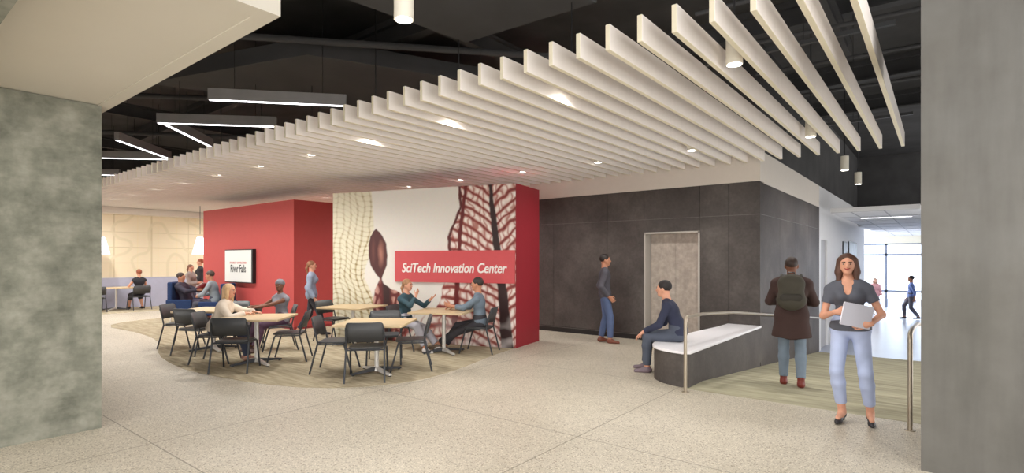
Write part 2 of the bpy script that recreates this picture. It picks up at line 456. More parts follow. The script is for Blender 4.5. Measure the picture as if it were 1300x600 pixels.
for k, y in enumerate((4.8, 6.7, 8.1, 9.5, 11.2, 13.1)):
    tag(MB().tube([(-2.4, y, 4.7), (1.55, y + 0.25, 4.7)], 0.03, 8).build('conduit', M_DUCT, smooth=True), 'thin dark conduit crossing the black ceiling beyond the right end of the slats', 'conduit', 'conduits above the ramp')

# ------------------------------------------------------------------ ceiling slats
def slat(x):
    m = MB()
    y1 = BY
    m.box(-0.022, 0.022, 4.08, y1, 3.412, 3.63)
    return m
SX = [-0.467 - 0.29 * k for k in range(75)]
me0 = None
for k, x in enumerate(SX):
    if me0 is None:
        o = slat(0).build('ceiling_slat', M_SLAT)
        o.data.materials.append(M_SLATE)
        for p in o.data.polygons:
            if p.normal.z < -0.9 or p.normal.y < -0.9: p.material_index = 1
        me0 = o.data; s0 = o
        bv = o.modifiers.new('b', 'BEVEL'); bv.width = 0.002; bv.segments = 1
    else:
        o = s0.copy(); COL.objects.link(o)
    o.location = (x, 0, 0)
    tag(o, 'long white ceiling slat hung edge down among its parallel row under the dark ceiling', 'ceiling slat', 'white ceiling slats')
# thin dark rod holders seen at the near end (carriers above the slats)
for y in (5.6, 9.2):
    tag(MB().box(-21.9, -0.3, y - 0.02, y + 0.02, 3.632, 3.67).build('slat_carrier', M_BLACK), 'black carrier rail lying across the tops of the white ceiling slats', 'rail', 'slat carrier rails')
    for x in range(-21, 0, 3):
        pass
for y in (5.6, 9.2):
    for x in (-21, -17, -13, -9, -5, -1):
        tag(MB().tube([(x, y, 3.67), (x, y, 5.6)], 0.004, 6).build('hanger_wire', M_BLACK), 'thin black wire holding the slat carrier rail from the dark ceiling', 'wire', 'hanger wires over the slats')

# ------------------------------------------------------------------ downlights
def spot(loc, power, size=2.75, blend=1.0, rad=0.06, col=(1, 0.965, 0.92)):
    l = bpy.data.lights.new('downlight', 'SPOT'); l.energy = power; l.spot_size = size; l.spot_blend = blend
    l.shadow_soft_size = rad; l.color = col
    o = bpy.data.objects.new('downlight', l); COL.objects.link(o); o.location = loc
    return o
LG = 'cylinder downlights in the slat ceiling'
proto = None
def downlight(x, y, z=3.45, length=0.28, label=None, power=100, group=LG):
    global proto
    if proto is None:
        t = empty('cylinder_downlight', (0, 0, 0))
        MB().lathe([(0.073, 0.0), (0.073, length), (0.02, length + 0.002), (0.008, length + 0.01)], 24).build('housing', M_LAMPW, t, smooth=True)
        MB().lathe([(0.062, -0.003), (0.062, 0.004)], 24).build('lens', M_GLOW, t)
        MB().tube([(0, 0, length), (0, 0, 2.1)], 0.008, 6).build('stem', M_BLACK, t)
        index_kids(); proto = t; o = t
    else:
        o = copy_tree(proto)
    o.location = (x, y, z)
    tag(o, label or 'white cylinder downlight glowing between the white ceiling slats', 'downlight', group)
    spot((x, y, z - 0.008), power)
for k in range(12):
    x = -1.477 - 1.74 * k
    for y in (5.12, 8.8):
        if k == 0: downlight(x, y, 3.42, label='white cylinder downlight between the widest seen slats, %s' % ('nearest to the camera' if y < 6 else 'near the far slat ends'), group=None)
        else: downlight(x, y, 3.53 if (k in (1, 2, 3) and y < 6) else 3.44, power=(100 if k < 4 else 165) if y < 6 else (80 if k < 4 else 150))
downlight(-1.5, 12.5, 3.42, label='white cylinder downlight beyond the slat ends over the ramp, nearer of two', group=None)
downlight(-1.53, 15.0, 3.42, label='white cylinder downlight beyond the slat ends over the ramp, farther of two', group=None, power=100)
downlight(-3.12, 2.64, 3.42, label='white cylinder downlight hanging alone at top centre beside the soffit', group=None)
downlight(1.2, 3.0, 3.42, label='added fill light in a white cylinder housing, unseen right of the camera', group=None, power=110)  # from here on: fill lights added out of view to brighten the near floor
downlight(-1.2, -0.8, 3.42, label='added fill light in a white cylinder housing, unseen behind the camera', group=None, power=110)
downlight(-5.2, -1.2, 3.0, label='added fill light in a white cylinder housing under the cream soffit, out of frame', group=None, power=60)

# ------------------------------------------------------------------ linear pendant lights
PEND = []
def pend(p0, p1, z, label, h=0.17, w=0.09):
    p0, p1 = Vector(p0), Vector(p1); d = (p1 - p0); L = d.length; a = math.atan2(d.y, d.x)
    t = empty('linear_pendant', ((p0.x + p1.x) / 2, (p0.y + p1.y) / 2, z), a, label, 'pendant light')
    MB().box(-L / 2, L / 2, -w / 2, w / 2, 0.012, h).build('housing', M_FIX, t, bevel=0.004)
    MB().box(-L / 2 + 0.01, L / 2 - 0.01, -w / 2 + 0.022, w / 2 - 0.022, 0.004, 0.014).build('diffuser', M_TUBE, t)
    for sx in (-0.32, 0.32):
        MB().tube([(L * sx, 0, h), (L * sx, 0, 5.6 - z)], 0.004, 6).build('suspension_wire', M_BLACK, t)
ZP = 3.9
def pz(x, y): q = at_z(x, y, ZP); return (q[0], q[1], 0)
pend(pz(265, 127.5), pz(440, 135.5), ZP, 'long grey tube pendant nearest the camera, right of the V shaped pair')
pend(pz(200, 157), pz(351, 161.5), ZP, 'grey tube pendant forming the upper arm of the V shaped pair')
a, b = pz(200, 158), pz(268, 187); pend((a[0] + .05, a[1] + 0.1, 0), b, ZP, 'grey tube pendant forming the lower arm of the V shaped pair')
pend(pz(148, 178.5), pz(215, 202), ZP, 'slanting grey tube pendant left of the V shaped pair')
c = pz(213, 203); e = pz(105, 200.5)
pend(e, c, ZP, 'grey tube pendant reaching out from behind the left concrete pier', 0.17)
c = pz(152, 223); e = pz(95, 222)
pend(e, c, ZP, 'farthest and lowest grey tube pendant beside the left concrete pier')

# ------------------------------------------------------------------ far panelled wall
def grid_panel(name, P0, U, V, nu, nv, paint, m, parent=None, thick=None):
    """a panel patch whose own colours are set per vertex; P0 origin, U, V edge vectors"""
    uu, vv = np.meshgrid(np.linspace(0, 1, nu), np.linspace(0, 1, nv))
    P = P0[None, None, :] + uu[..., None] * U + vv[..., None] * V
    colr = paint(P, uu, vv)
    me = bpy.data.meshes.new(name)
    idx = np.arange(nu * nv).reshape(nv, nu)
    q = np.stack([idx[:-1, :-1], idx[:-1, 1:], idx[1:, 1:], idx[1:, :-1]], -1).reshape(-1, 4)
    mesh_fill(me, P.reshape(-1, 3), q)
    ca = me.color_attributes.new('art', 'FLOAT_COLOR', 'POINT')
    c4 = np.ones((nu * nv, 4), np.float32); c4[:, :3] = colr.reshape(-1, 3)
    ca.data.foreach_set('color', c4.ravel())
    me.materials.append(m)
    o = bpy.data.objects.new(name, me); COL.objects.link(o)
    if parent is not None: o.parent = parent
    return o

def mesh_fill(me, V, Q):
    n = len(V); k = len(Q); w = Q.shape[1]
    me.vertices.add(n); me.vertices.foreach_set('co', np.ascontiguousarray(V, np.float32).ravel())
    me.loops.add(k * w); me.loops.foreach_set('vertex_index', np.ascontiguousarray(Q, np.int32).ravel())
    me.polygons.add(k); me.polygons.foreach_set('loop_start', np.arange(0, k * w, w, dtype=np.int32))
    me.update(calc_edges=True); me.validate()

def linv(c):
    c = np.asarray(c, float) / 255
    return np.where(c <= 0.04045, c / 12.92, ((c + 0.055) / 1.055) ** 2.4)

def seg_dist(x, y, pts):
    d = np.full(x.shape, 1e9)
    for (ax, ay), (bx, by) in zip(pts[:-1], pts[1:]):
        vx, vy = bx - ax, by - ay
        t = np.clip(((x - ax) * vx + (y - ay) * vy) / (vx * vx + vy * vy), 0, 1)
        d = np.minimum(d, np.hypot(x - ax - t * vx, y - ay - t * vy))
    return d

def smoothline(pts, n=8):
    out = []
    P = [pts[0]] + list(pts) + [pts[-1]]
    for i in range(1, len(P) - 2):
        p0, p1, p2, p3 = [np.array(P[j], float) for j in (i - 1, i, i + 1, i + 2)]
        for k in range(n):
            t = k / n
            out.append(tuple(0.5 * ((2 * p1) + (-p0 + p2) * t + (2 * p0 - 5 * p1 + 4 * p2 - p3) * t * t + (-p0 + 3 * p1 - 3 * p2 + p3) * t ** 3)))
    out.append(tuple(pts[-1]))
    return out

def proj(P):
    q = P - np.array([0, 0, H]); d = q @ FW
    return CX + F * (q @ RT) / d, HY - F * q[..., 2] / d

XW = -22.0
def paint_far(P, u, v):
    x, y = proj(P)
    X, Y = (x - 125) * 4.286, (y - 260) * 4.286
    c = np.zeros(P.shape) + linv((228, 215, 188))
    yy, zz = P[..., 1], P[..., 2]
    for k in np.arange(4.2, 12, 0.62):
        c = np.where((np.abs(yy - k) < 0.012)[..., None], linv((228, 213, 178)), c)
    for k in (5.98, 7.1, 8.3):
        c = np.where((np.abs(yy - k) < 0.02)[..., None], linv((206, 192, 160)), c)
    for k in (1.55, 2.07, 2.6):
        c = np.where((np.abs(zz - k) < 0.015)[..., None], linv((206, 192, 160)), c)
    riv = [[(185, 60), (150, 85), (100, 95), (75, 140), (110, 180), (165, 195), (180, 225), (150, 260), (90, 280), (70, 310), (65, 390)],
           [(250, 400), (200, 350), (182, 300), (215, 272), (262, 258), (280, 220), (275, 150), (300, 103), (345, 103), (372, 140), (400, 180), (450, 200), (470, 240), (510, 265), (560, 270)],
           [(378, 400), (378, 310), (410, 268), (450, 285), (472, 330), (470, 400)], [(455, 60), (490, 95), (540, 120), (565, 140)]]
    for r in riv:
        dd = seg_dist(X, Y, smoothline(r, 5))
        k = np.clip((9 - dd) / 3, 0, 1)[..., None]
        c = c * (1 - k) + linv((219, 207, 178)) * k
    return c
fw_ = grid_panel('wall_far_panelling', np.array([XW, 3.0, 1.03]), np.array([0, 8.0, 0]), np.array([0, 0, 2.2]), 330, 120, paint_far, vcol_mat('panel_art', 0.5))
tag(fw_, kind='structure'); fw_.name = 'wall_far_upper'
struct(MB().box(XW - 0.3, XW - 0.004, -4, 11, 0, 3.65), 'wall_far', M_WHITE)
struct(MB().box(XW - 0.004, XW + 0.04, -4, 10.39, 0, 1.03), 'wall_far_wainscot', mat('wainscot_blue_grey', (172, 174, 196), 0.6, var=0.03))
struct(MB().box(XW - 0.004, XW + 0.05, -4, 10.39, 1.03, 1.045), 'trim_4', mat('wainscot_cap', (188, 188, 200), 0.6))
struct(MB().box(XW, XW + 0.5, -4, 10.39, 3.2, 3.41), 'trim_5', M_WHITE)

# ------------------------------------------------------------------ red volumes
rb = empty('red_wall_block', (-14.42, 7.4, 0), 0, 'matte red freestanding wall block carrying the square wall display', 'wall block')
MB().box(-2.48, 2.48, -0.62, 0.62, 0, 3.07).build('block', M_RED, rb)
MB().box(-2.482, 2.482, -0.622, 0.622, 0, 0.06).build('plinth', mat('dark_red_base', (142, 44, 48), 0.5), rb)

MA = np.array([-6.205, 7.935]); th = R(197); MU = np.array([math.cos(th), math.sin(th)]); ML = 4.19
dep = np.array([math.cos(R(101.5)), math.sin(R(101.5))]) * 1.06
mroot = empty('mural_wall_block', (MA[0], MA[1], 0), 0, 'red ended wall block covered in front with a giant plant micrograph mural', 'wall block')
q = [(0, 0), tuple(dep), tuple(dep + MU * ML), tuple(MU * ML)]
MB().prism([tuple(p) for p in q], 0, 3.07).build('block', mat('red_paint_deep', (150, 42, 52), 0.5, var=0.02, spec=0.3), mroot)

rng = np.random.RandomState(5)
RTAB = rng.rand(256, 256, 2)
def voro(x, y):
    ix, iy = np.floor(x).astype(int), np.floor(y).astype(int)
    f1 = np.full(x.shape, 9.0); f2 = np.full(x.shape, 9.0)
    for i in (-1, 0, 1):
        for j in (-1, 0, 1):
            cx, cy = ix + i, iy + j
            o = RTAB[cx % 256, cy % 256]
            d = np.hypot(cx + 0.5 + (o[..., 0] - .5) * .85 - x, cy + .5 + (o[..., 1] - .5) * .85 - y)
            f2 = np.where(d < f1, f1, np.minimum(f2, d)); f1 = np.minimum(f1, d)
    return f1, f2
def vnoise(x, y):
    ix, iy = np.floor(x).astype(int), np.floor(y).astype(int); fx, fy = x - ix, y - iy
    fx = fx * fx * (3 - 2 * fx); fy = fy * fy * (3 - 2 * fy)
    g = lambda a, b: RTAB[a % 256, b % 256, 0]
    return (g(ix, iy) * (1 - fx) + g(ix + 1, iy) * fx) * (1 - fy) + (g(ix, iy + 1) * (1 - fx) + g(ix + 1, iy + 1) * fx) * fy

def paint_mural(P, u, v):
    x, y = proj(P)
    c = np.zeros(P.shape) + linv((228, 223, 216))
    def put(k, col):
        nonlocal c
        k = np.clip(k, 0, 1)[..., None]; c = c * (1 - k) + linv(col) * k
    nx = x + 1.5 * (vnoise(x / 7, y / 7) - .5); ny = y + 1.5 * (vnoise(x / 6 + 40, y / 6) - .5)
    # pale net at left
    rb_ = np.interp(y, [235, 262, 290, 330, 352, 366, 380, 400, 420, 440], [471, 475, 476, 468, 463, 470, 476, 482, 488, 494])
    inside = np.clip((rb_ - nx) / 2, 0, 1)
    put(inside * 0.85, (224, 217, 190))
    s0 = (nx - 423) / np.maximum(rb_ - 423, 1) * 6.2
    wgt = np.clip(0.45 + 0.5 * (s0 / 6.2), 0, 1)
    s1 = s0 + 0.25 * np.sin(ny / 23.0) + 0.12 * np.sin(ny / 7.0 + s0)
    vl = np.abs(s1 - np.floor(s1) - 0.5)
    t0 = (ny + 4 * np.sin(s0 * 1.1) - 0.35 * (nx - 423) + 2.5 * vnoise(s0 * 2, ny / 11)) / 6.4
    hl = np.abs(t0 - np.floor(t0) - 0.5)
    grow = np.clip((ny - 235) / 120, 0.3, 1)
    nz = vnoise(s1 * 4, ny / 3.5)
    put(inside * np.clip((0.10 + 0.16 * nz - vl) / 0.12, 0, 1) * (0.3 + 0.55 * grow) * np.clip(wgt + .05, 0, 1), (170, 146, 88))
    put(inside * np.clip((0.17 - hl) / 0.14, 0, 1) * (0.12 + 0.6 * grow) * (0.4 + nz * .6), (166, 144, 92))
    kn = inside * np.clip((0.26 - np.hypot(vl, hl)) / 0.14, 0, 1) * grow * (0.5 + nz)
    put(kn * .6 * np.clip(wgt + .1, 0, 1), (120, 98, 46))
    # seed pod
    w = np.interp(ny, [291, 294, 300, 310, 325, 336, 345, 352, 357], [1, 4, 8, 11, 12, 10, 6.5, 2.5, 1.2])
    cxp = np.interp(ny, [291, 325, 345, 357], [478, 480, 482, 484])
    dx = (nx - cxp) / np.maximum(w, .1)
    pod = np.clip((1.08 - np.abs(dx)) * w / 1.2, 0, 1) * ((ny > 290) & (ny < 357))
    put(pod, (78, 32, 30))
    put(pod * np.clip(1 - np.hypot((nx - 484) / 5, (ny - 322) / 20), 0, 1) * 1.1, (168, 112, 96))
    put(pod * np.clip(1 - np.hypot((nx - 474) / 3.2, (ny - 318) / 20), 0, 1) * .6, (120, 66, 58))
    # stem body below the pod
    lft = np.interp(ny, [353, 360, 368, 380, 395, 415, 440], [482.5, 479, 475.5, 474, 474, 478, 480])
    rgt = np.interp(ny, [353, 360, 366, 371, 378, 395, 415, 440], [485, 488, 497, 508, 519, 522, 520, 512])
    st = np.clip((nx - lft) / 1.5, 0, 1) * np.clip((rgt - nx) / 1.5, 0, 1) * (ny > 352)
    put(st, (100, 34, 34))
    f1, f2 = voro(nx / 9, ny / 13)
    put(st * np.clip((f2 - f1 - .18) * 4, 0, 1) * np.clip((np.abs(nx - 490) - 5) / 6, 0, 1), (198, 150, 138))
    put(st * np.clip((6 - np.abs(nx - 491 - (ny - 370) * .05)) / 3, 0, 1), (52, 20, 22))
    lo = np.clip((ny - 396) / 12, 0, 1) * (nx > 497) * (nx < 562)
    f1, f2 = voro((nx + ny * .5) / 11, ny / 26)
    put(lo * np.clip(1 - (f2 - f1) * 4.2, 0, 1) * .9, (150, 62, 58))
    # leaf skeleton at right
    lb = np.interp(ny, [232, 262, 276, 290, 300, 312, 330, 352, 366, 380, 400, 425, 445], [581, 583, 578, 571, 568, 568, 572, 566, 561, 560, 546, 536, 530])
    lf = np.clip((nx - lb) / 1.6, 0, 1)
    put(lf, (226, 208, 200))
    vx = np.interp(ny, [232, 300, 367, 440], [622, 629, 638, 644])
    vx2 = np.interp(ny, [232, 300, 394, 440], [592, 584, 579, 574])
    side = np.sign(nx - vx)
    # side veins sweeping up and outward, with short cross veins between them
    ax = np.abs(nx - vx); sg = (side > 0) * 17.0
    wv_ = 5 * (vnoise(nx / 14 + sg, ny / 14) - .5)
    a = (ny + ax * 0.95 - 0.006 * ax ** 2 + wv_) / 12.5 + sg
    ia = np.floor(a); fa_ = np.abs(a - ia - .5) * 2
    off = RTAB[ia.astype(int) % 256, 7, 0]
    cfr = ax / 8.5 + off * 3 + 1.2 * (vnoise(nx / 8, ny / 8) - .5); cc = np.abs(cfr - np.floor(cfr) - .5) * 2
    nz2 = vnoise(nx / 4, ny / 4)
    put(lf * np.clip((fa_ - 0.35) / 0.65, 0, 1) * .75, (196, 128, 110))
    put(lf * np.clip((cc - 0.55) / 0.4, 0, 1) * .8, (160, 74, 60))
    put(lf * np.clip((fa_ - 0.62 + .15 * nz2) / 0.25, 0, 1) * .9, (138, 46, 40))
    put(lf * np.clip((fa_ - 0.84) / 0.14, 0, 1) * nz2, (84, 24, 24))
    put(lf * np.clip((0.5 - np.hypot(fa_, cc)) / .3, 0, 1) * .8, (240, 232, 226))
    put(lf * np.clip((3.2 - np.abs(nx - lb - 1.5)) / 1.4, 0, 1) * np.clip((350 - ny) / 5, 0, 1), (86, 26, 26))
    put(lf * np.clip((2.6 + (ny - 232) * .008 - np.abs(nx - vx2)) / 1.3, 0, 1), (104, 26, 26))
    wv = np.interp(ny, [232, 300, 360, 440], [2.6, 5.0, 6.5, 8.5])
    put(lf * np.clip((wv - np.abs(nx - vx)) / 1.5, 0, 1), (44, 18, 18))
    put(lf * np.clip((ny - 395) / 40, 0, 1) * np.clip(vnoise(nx / 9, ny / 9) * 2 - .9, 0, 1) * .7, (236, 228, 226))
    return c
fo = np.array([-MU[1], MU[0]]);
if fo @ (np.array([0, 0]) - MA) < 0: fo = -fo
P0 = np.array([*(MA + MU * ML + fo * 0.012), 0.0])
pm = grid_panel('mural_panel', P0 - np.array([MA[0], MA[1], 0]), np.array([*(-MU * ML), 0]), np.array([0, 0, 3.07]), 330, 260,
                lambda P, u, v: paint_mural(P + np.array([MA[0], MA[1], 0]), u, v), vcol_mat('mural_art', 0.5), mroot)
pm['label'] = 'white mural print of yellow cells, a dark seed pod and a maroon leaf'
ss = pm.modifiers.new('t', 'SOLIDIFY'); ss.thickness = 0.01; ss.offset = 1

# ------------------------------------------------------------------ text helper
def text_mesh(name, body, size, m, parent, loc, rot, shear=0.0, extr=0.004, offset=0.0, sx=1.0, align='CENTER'):
    cu = bpy.data.curves.new(name, 'FONT'); cu.body = body; cu.size = size; cu.align_x = align; cu.align_y = 'CENTER'
    cu.shear = shear; cu.extrude = extr; cu.offset = offset; cu.resolution_u = 4
    t = bpy.data.objects.new(name + '_src', cu); COL.objects.link(t)
    dg = bpy.context.evaluated_depsgraph_get(); dg.update()
    me = bpy.data.meshes.new_from_object(t.evaluated_get(dg))
    bpy.data.objects.remove(t); me.name = name
    me.materials.clear(); me.materials.append(m)
    o = bpy.data.objects.new(name, me); COL.objects.link(o); o.parent = parent
    o.location = loc; o.rotation_euler = rot; o.scale = (sx, 1, 1)
    return o, max(v.co.x for v in me.vertices) - min(v.co.x for v in me.vertices)

# sign on the mural
s_mid = 1.30; L = 2.60
c0 = MA + MU * s_mid + fo * 0.055
sg = empty('wall_sign', (c0[0], c0[1], 1.515), math.atan2(-MU[1], -MU[0]), 'flat red sign with white italic words SciTech Innovation Center on the mural', 'sign')
MB().box(-L / 2, L / 2, -0.02, 0.028, -0.31, 0.31).build('sign_panel', M_RED2, sg)
tw, w_ = text_mesh('lettering', 'SciTech Innovation Center', 0.262, mat('letter_white', (236, 230, 226), 0.5), sg, (0.0, -0.026, -0.035), (R(90), 0, 0), shear=0.22, extr=0.006, offset=0.0045)
k = 2.28 / w_; tw.scale = (k, 1, 1)

# display on the red block
tv = empty('wall_display', (-14.555, 6.735, 1.485), 0, 'square black edged display with grey screen on the red block', 'display')
MB().box(-0.76, 0.80, -0.045, 0.045, -0.44, 0.44).build('bezel', M_BLACK, tv, bevel=0.005)
MB().box(-0.735, 0.735, -0.052, -0.045, -0.415, 0.415).build('screen', mat('screen_grey', (204, 204, 200), 0.4, emit=0.15), tv)
tx, w_ = text_mesh('screen_heading', 'UNIVERSITY OF WISCONSIN', 0.075, mat('uw_red', (190, 60, 60), 0.5), tv, (0.02, -0.0535, 0.085), (R(90), 0, 0), extr=0.0005, offset=0.001)
tx.scale = (0.95 / w_, 1, 1)
tx, w_ = text_mesh('screen_title', 'River Falls', 0.27, mat('title_black', (40, 40, 42), 0.5), tv, (0.02, -0.0535, -0.075), (R(90), 0, 0), extr=0.0005, offset=0.006)
tx.scale = (0.86 / w_, 1, 1)

# ------------------------------------------------------------------ bench
bn = empty('curved_bench', (-2.85, 8.6, 0), 0, 'dark panelled bench with white rounded end top beside the ramp', 'bench')
def bench_outline(ins=0.0):
    pts = [(0.33 - ins, 1.76), (0.33 - ins, -1.74)]
    for t in np.linspace(0, 1, 14)[1:]:
        a = t * math.pi / 2
        pts.append((0.33 - ins - (0.73 - 2 * ins) * math.sin(a) ** 1.0, -1.0 - 0.80 * math.cos(a) ** 0.75 + ins if t < 1 else -1.0))
    pts[-1] = (-0.40 + ins, -1.0)
    pts += [(-0.40 + ins, -0.6), (-0.26 + ins, 1.2), (-0.26 + ins, 1.76)]
    return pts
bo = bench_outline(0.02)
MB().prism(bo, -0.35, 0.43).build('base', M_DARKP, bn)
tpm = mat('bench_top_white', (238, 236, 240), 0.35)
MB().prism(bench_outline(0), 0.43, 0.465).build('top', tpm, bn, bevel=0.006)

# ------------------------------------------------------------------ railings
def arc(c, r, a0, a1, n=6):
    return [(c[0] + r * math.cos(a0 + (a1 - a0) * k / n), c[1] + r * math.sin(a0 + (a1 - a0) * k / n)) for k in range(n + 1)]
def rail(x, y, label, ye):
    t = empty('handrail', (x, y, 0), 0, label, 'handrail')
    slope = -0.088
    MB().tube([(0, 0, 0.0), (0, 0, 0.86)], 0.021, 12).build('post', M_RAIL, t, smooth=True)
    pts = [(0, 0, 0.80), (0, 0, 0.86)] + [(0, 0.07 - 0.07 * math.cos(a), 0.86 + 0.07 * math.sin(a)) for a in (0.3, 0.7, 1.1, 1.5)]
    pts += [(0, 0.6, 0.925), (0, 2.0, 0.84), (0, ye - y, 0.93 + slope * (ye - y) + 0.03)]
    MB().tube(pts, 0.021, 12).build('rail', M_RAIL, t, smooth=True)
    MB().lathe([(0.045, 0.0), (0.045, 0.008)], 16).build('floor_flange', M_RAIL, t)
    return t
rail(-2.49, 6.60, 'steel handrail with a post in front of the curved bench, running down the ramp', 16.3)
r2 = rail(-0.235, 6.47, 'steel handrail with a post beside the smooth right column', 16.3)
hl = bpy.data.objects
for y in (8.6, 12.0, 14.8):
    pass

# ------------------------------------------------------------------ tables and chairs
def rot_round(w, d, r, n=5):
    pts = []
    for sx, sy, a0 in ((1, 1, 0), (-1, 1, 90), (-1, -1, 180), (1, -1, 270)):
        for k in range(n + 1):
            a = R(a0 + 90 * k / n)
            pts.append((sx * (w - r) + r * math.cos(a), sy * (d - r) + r * math.sin(a)))
    return pts
def make_table():
    t = empty('cafe_table', (0, 0, 0))
    MB().prism(rot_round(0.49, 0.49, 0.03), 0.712, 0.742).build('table_top', M_WOOD, t, bevel=0.003)
    MB().tube([(0, 0, 0.05), (0, 0, 0.712)], 0.033, 16).box(-0.2, 0.2, -0.2, 0.2, 0.70, 0.712).build('column', M_CHROME, t, smooth=True)
    MB().lathe([(0.06, 0.03), (0.05, 0.075), (0.035, 0.09)], 16).build('hub', M_CHROME, t, smooth=True)
    for k in range(4):
        M = Matrix.Rotation(R(45 + 90 * k), 4, 'Z')
        m = MB(); v0 = len(m.v)
        m.v = [tuple(M @ Vector(p)) for p in [(0.03, -0.03, 0.03), (0.40, -0.028, 0.012), (0.40, 0.028, 0.012), (0.03, 0.03, 0.03), (0.03, -0.03, 0.085), (0.40, -0.02, 0.035), (0.40, 0.02, 0.035), (0.03, 0.03, 0.085)]]
        m.f = [(0, 3, 2, 1), (4, 5, 6, 7), (0, 1, 5, 4), (1, 2, 6, 5), (2, 3, 7, 6), (3, 0, 4, 7)]
        m.build('foot', M_CHROME if k % 2 else M_LEG, t, bevel=0.004)
        g = MB().lathe([(0.02, 0.0), (0.02, 0.014)], 12)
        q = M @ Vector((0.37, 0, 0)); g.v = [(a + q.x, b + q.y, c) for a, b, c in g.v]
        g.build('glide', M_BLACK, t)
    return t
TABS = [(-6.45, 4.95, 36, 'square maple topped cafe table nearest the camera with empty chairs'),
        (-8.5, 4.2, 43, 'square maple topped cafe table between the blonde woman and the capped woman'),
        (-10.43, 4.36, 36, 'square maple topped cafe table behind the blonde woman, left of the red block corner'),
        (-8.98, 6.33, 20, 'square maple topped cafe table in front of the pale cell pattern of the mural'),
        (-6.93, 6.78, 26, 'square maple topped cafe table between the teal sweater woman and the grey shirt man'),
        (-21.3, 5.85, 0, 'maple topped table at the far panelled wall')]
tp = make_table(); index_kids()
for i, (x, y, a, lab) in enumerate(TABS):
    o = tp if i == 0 else copy_tree(tp)
    o.location = (x, y, 0.004); o.rotation_euler = (0, 0, R(a))
    tag(o, lab, 'table', 'cafe tables')

def curved_panel(w, h, th, bow, r, n=14):
    """rounded back panel in X-Z, bowed in Y"""
    outline = []
    for sx, sz, a0 in ((1, 1, 0), (-1, 1, 90), (-1, -1, 180), (1, -1, 270)):
        for k in range(5):
            a = R(a0 + 90 * k / 4)
            outline.append((sx * (w - r) + r * math.cos(a), sz * (h - r) + r * math.sin(a)))
    bm = bmesh.new()
    vs = [bm.verts.new((x, 0, z)) for x, z in outline]
    bm.faces.new(vs)
    for k in range(1, n):
        x = -w + 2 * w * k / n
        g = bm.verts[:] + bm.edges[:] + bm.faces[:]
        bmesh.ops.bisect_plane(bm, geom=g, plane_co=(x, 0, 0), plane_no=(1, 0, 0))
    for v in bm.verts: v.co.y = -bow * (1 - (v.co.x / w) ** 2)
    m = MB(); bm.verts.index_update()
    m.v = [tuple(v.co) for v in bm.verts]; m.f = [tuple(v.index for v in f.verts) for f in bm.faces]
    bm.free()
    return m
def make_chair():
    t = empty('cafe_chair', (0, 0, 0))
    # seat
    s = MB().prism(rot_round(0.225, 0.215, 0.06), 0.435, 0.46)
    s.build('seat', M_CHAIR, t, bevel=0.008)
    b = curved_panel(0.245, 0.13, 0.012, 0.035, 0.04)
    b.v = [(x, y - 0.255 - (z) * 0.28, z + 0.675) for x, y, z in b.v]
    bo_ = b.build('backrest', M_CHAIR, t, smooth=True)
    bo_.modifiers.clear(); sd = bo_.modifiers.new('s', 'SOLIDIFY'); sd.thickness = 0.016; sd.offset = 0
    for sx in (-1, 1):
        MB().tube([(sx * 0.262, -0.315, 0), (sx * 0.25, -0.20, 0.445)], 0.0135, 10).build('leg', M_LEG, t, smooth=True)
        MB().tube([(sx * 0.262, 0.285, 0), (sx * 0.25, 0.175, 0.41), (sx * 0.235, 0.15, 0.432)], 0.0135, 10).build('leg', M_LEG, t, smooth=True)
        MB().tube([(sx * 0.25, -0.20, 0.44), (sx * 0.25, -0.235, 0.60), (sx * 0.245, -0.275, 0.74)], 0.0125, 10).build('back_post', M_LEG, t, smooth=True)
    f = MB()
    f.tube([(-0.25, -0.20, 0.425), (0.25, -0.20, 0.425)], 0.011, 8).tube([(-0.245, 0.165, 0.425), (0.245, 0.165, 0.425)], 0.011, 8)
    f.tube([(-0.25, -0.2, 0.425), (-0.245, 0.165, 0.425)], 0.011, 8).tube([(0.25, -0.2, 0.425), (0.245, 0.165, 0.425)], 0.011, 8)
    f.build('seat_frame', M_LEG, t, smooth=True)
    return t
CH = [(-6.23, 4.62, 137, 'empty charcoal chair with its back to the camera at the nearest table'),
      (-7.02, 4.66, 42, 'empty charcoal chair seen from its side at the left of the nearest table'),
      (-6.27, 5.44, 228, 'empty charcoal chair at the right side of the nearest table'),
      (-6.99, 5.52, 319, 'charcoal chair on the far side of the nearest table facing the camera'),
      (-7.72, 6.60, 22, 'charcoal chair under the woman in the teal sweater'),
      (-6.47, 7.20, 206, 'charcoal chair under the man in the grey shirt by the mural'),
      (-9.74, 6.42, 15, 'empty charcoal chair left of the table before the pale cell pattern'),
      (-8.26, 3.76, 137, 'empty charcoal chair with its back to the camera beside the blonde woman'),
      (-9.17, 3.88, 45, 'charcoal chair under the blonde woman'),
      (-10.25, 4.02, 112, 'empty charcoal chair seen from behind just left of the blonde woman'),
      (-11.27, 4.15, 41, 'leftmost charcoal chair on the carpet below the reading man'),
      (-8.41, 4.70, 229, 'empty charcoal chair right of the capped woman table, back to the red corner'),
      (-9.55, 5.12, 246, 'charcoal chair under the woman in the grey cap'),
      (-10.2, 4.78, 229, 'charcoal chair right of the table behind the blonde woman'),
      (-11.0, 4.95, 319, 'charcoal chair on the far side of the table behind the blonde woman'),
      (-20.85, 5.15, 178, 'empty charcoal chair at the far panelled wall beside the pier'),
      (-20.85, 6.36, 182, 'charcoal chair under the person at the far panelled wall')]
cp0 = make_chair(); index_kids()
for i, (x, y, a, lab) in enumerate(CH):
    o = cp0 if i == 0 else copy_tree(cp0)
    o.location = (x, y, 0.004); o.rotation_euler = (0, 0, R(a - 90))
    tag(o, lab, 'chair', 'charcoal cafe chairs')

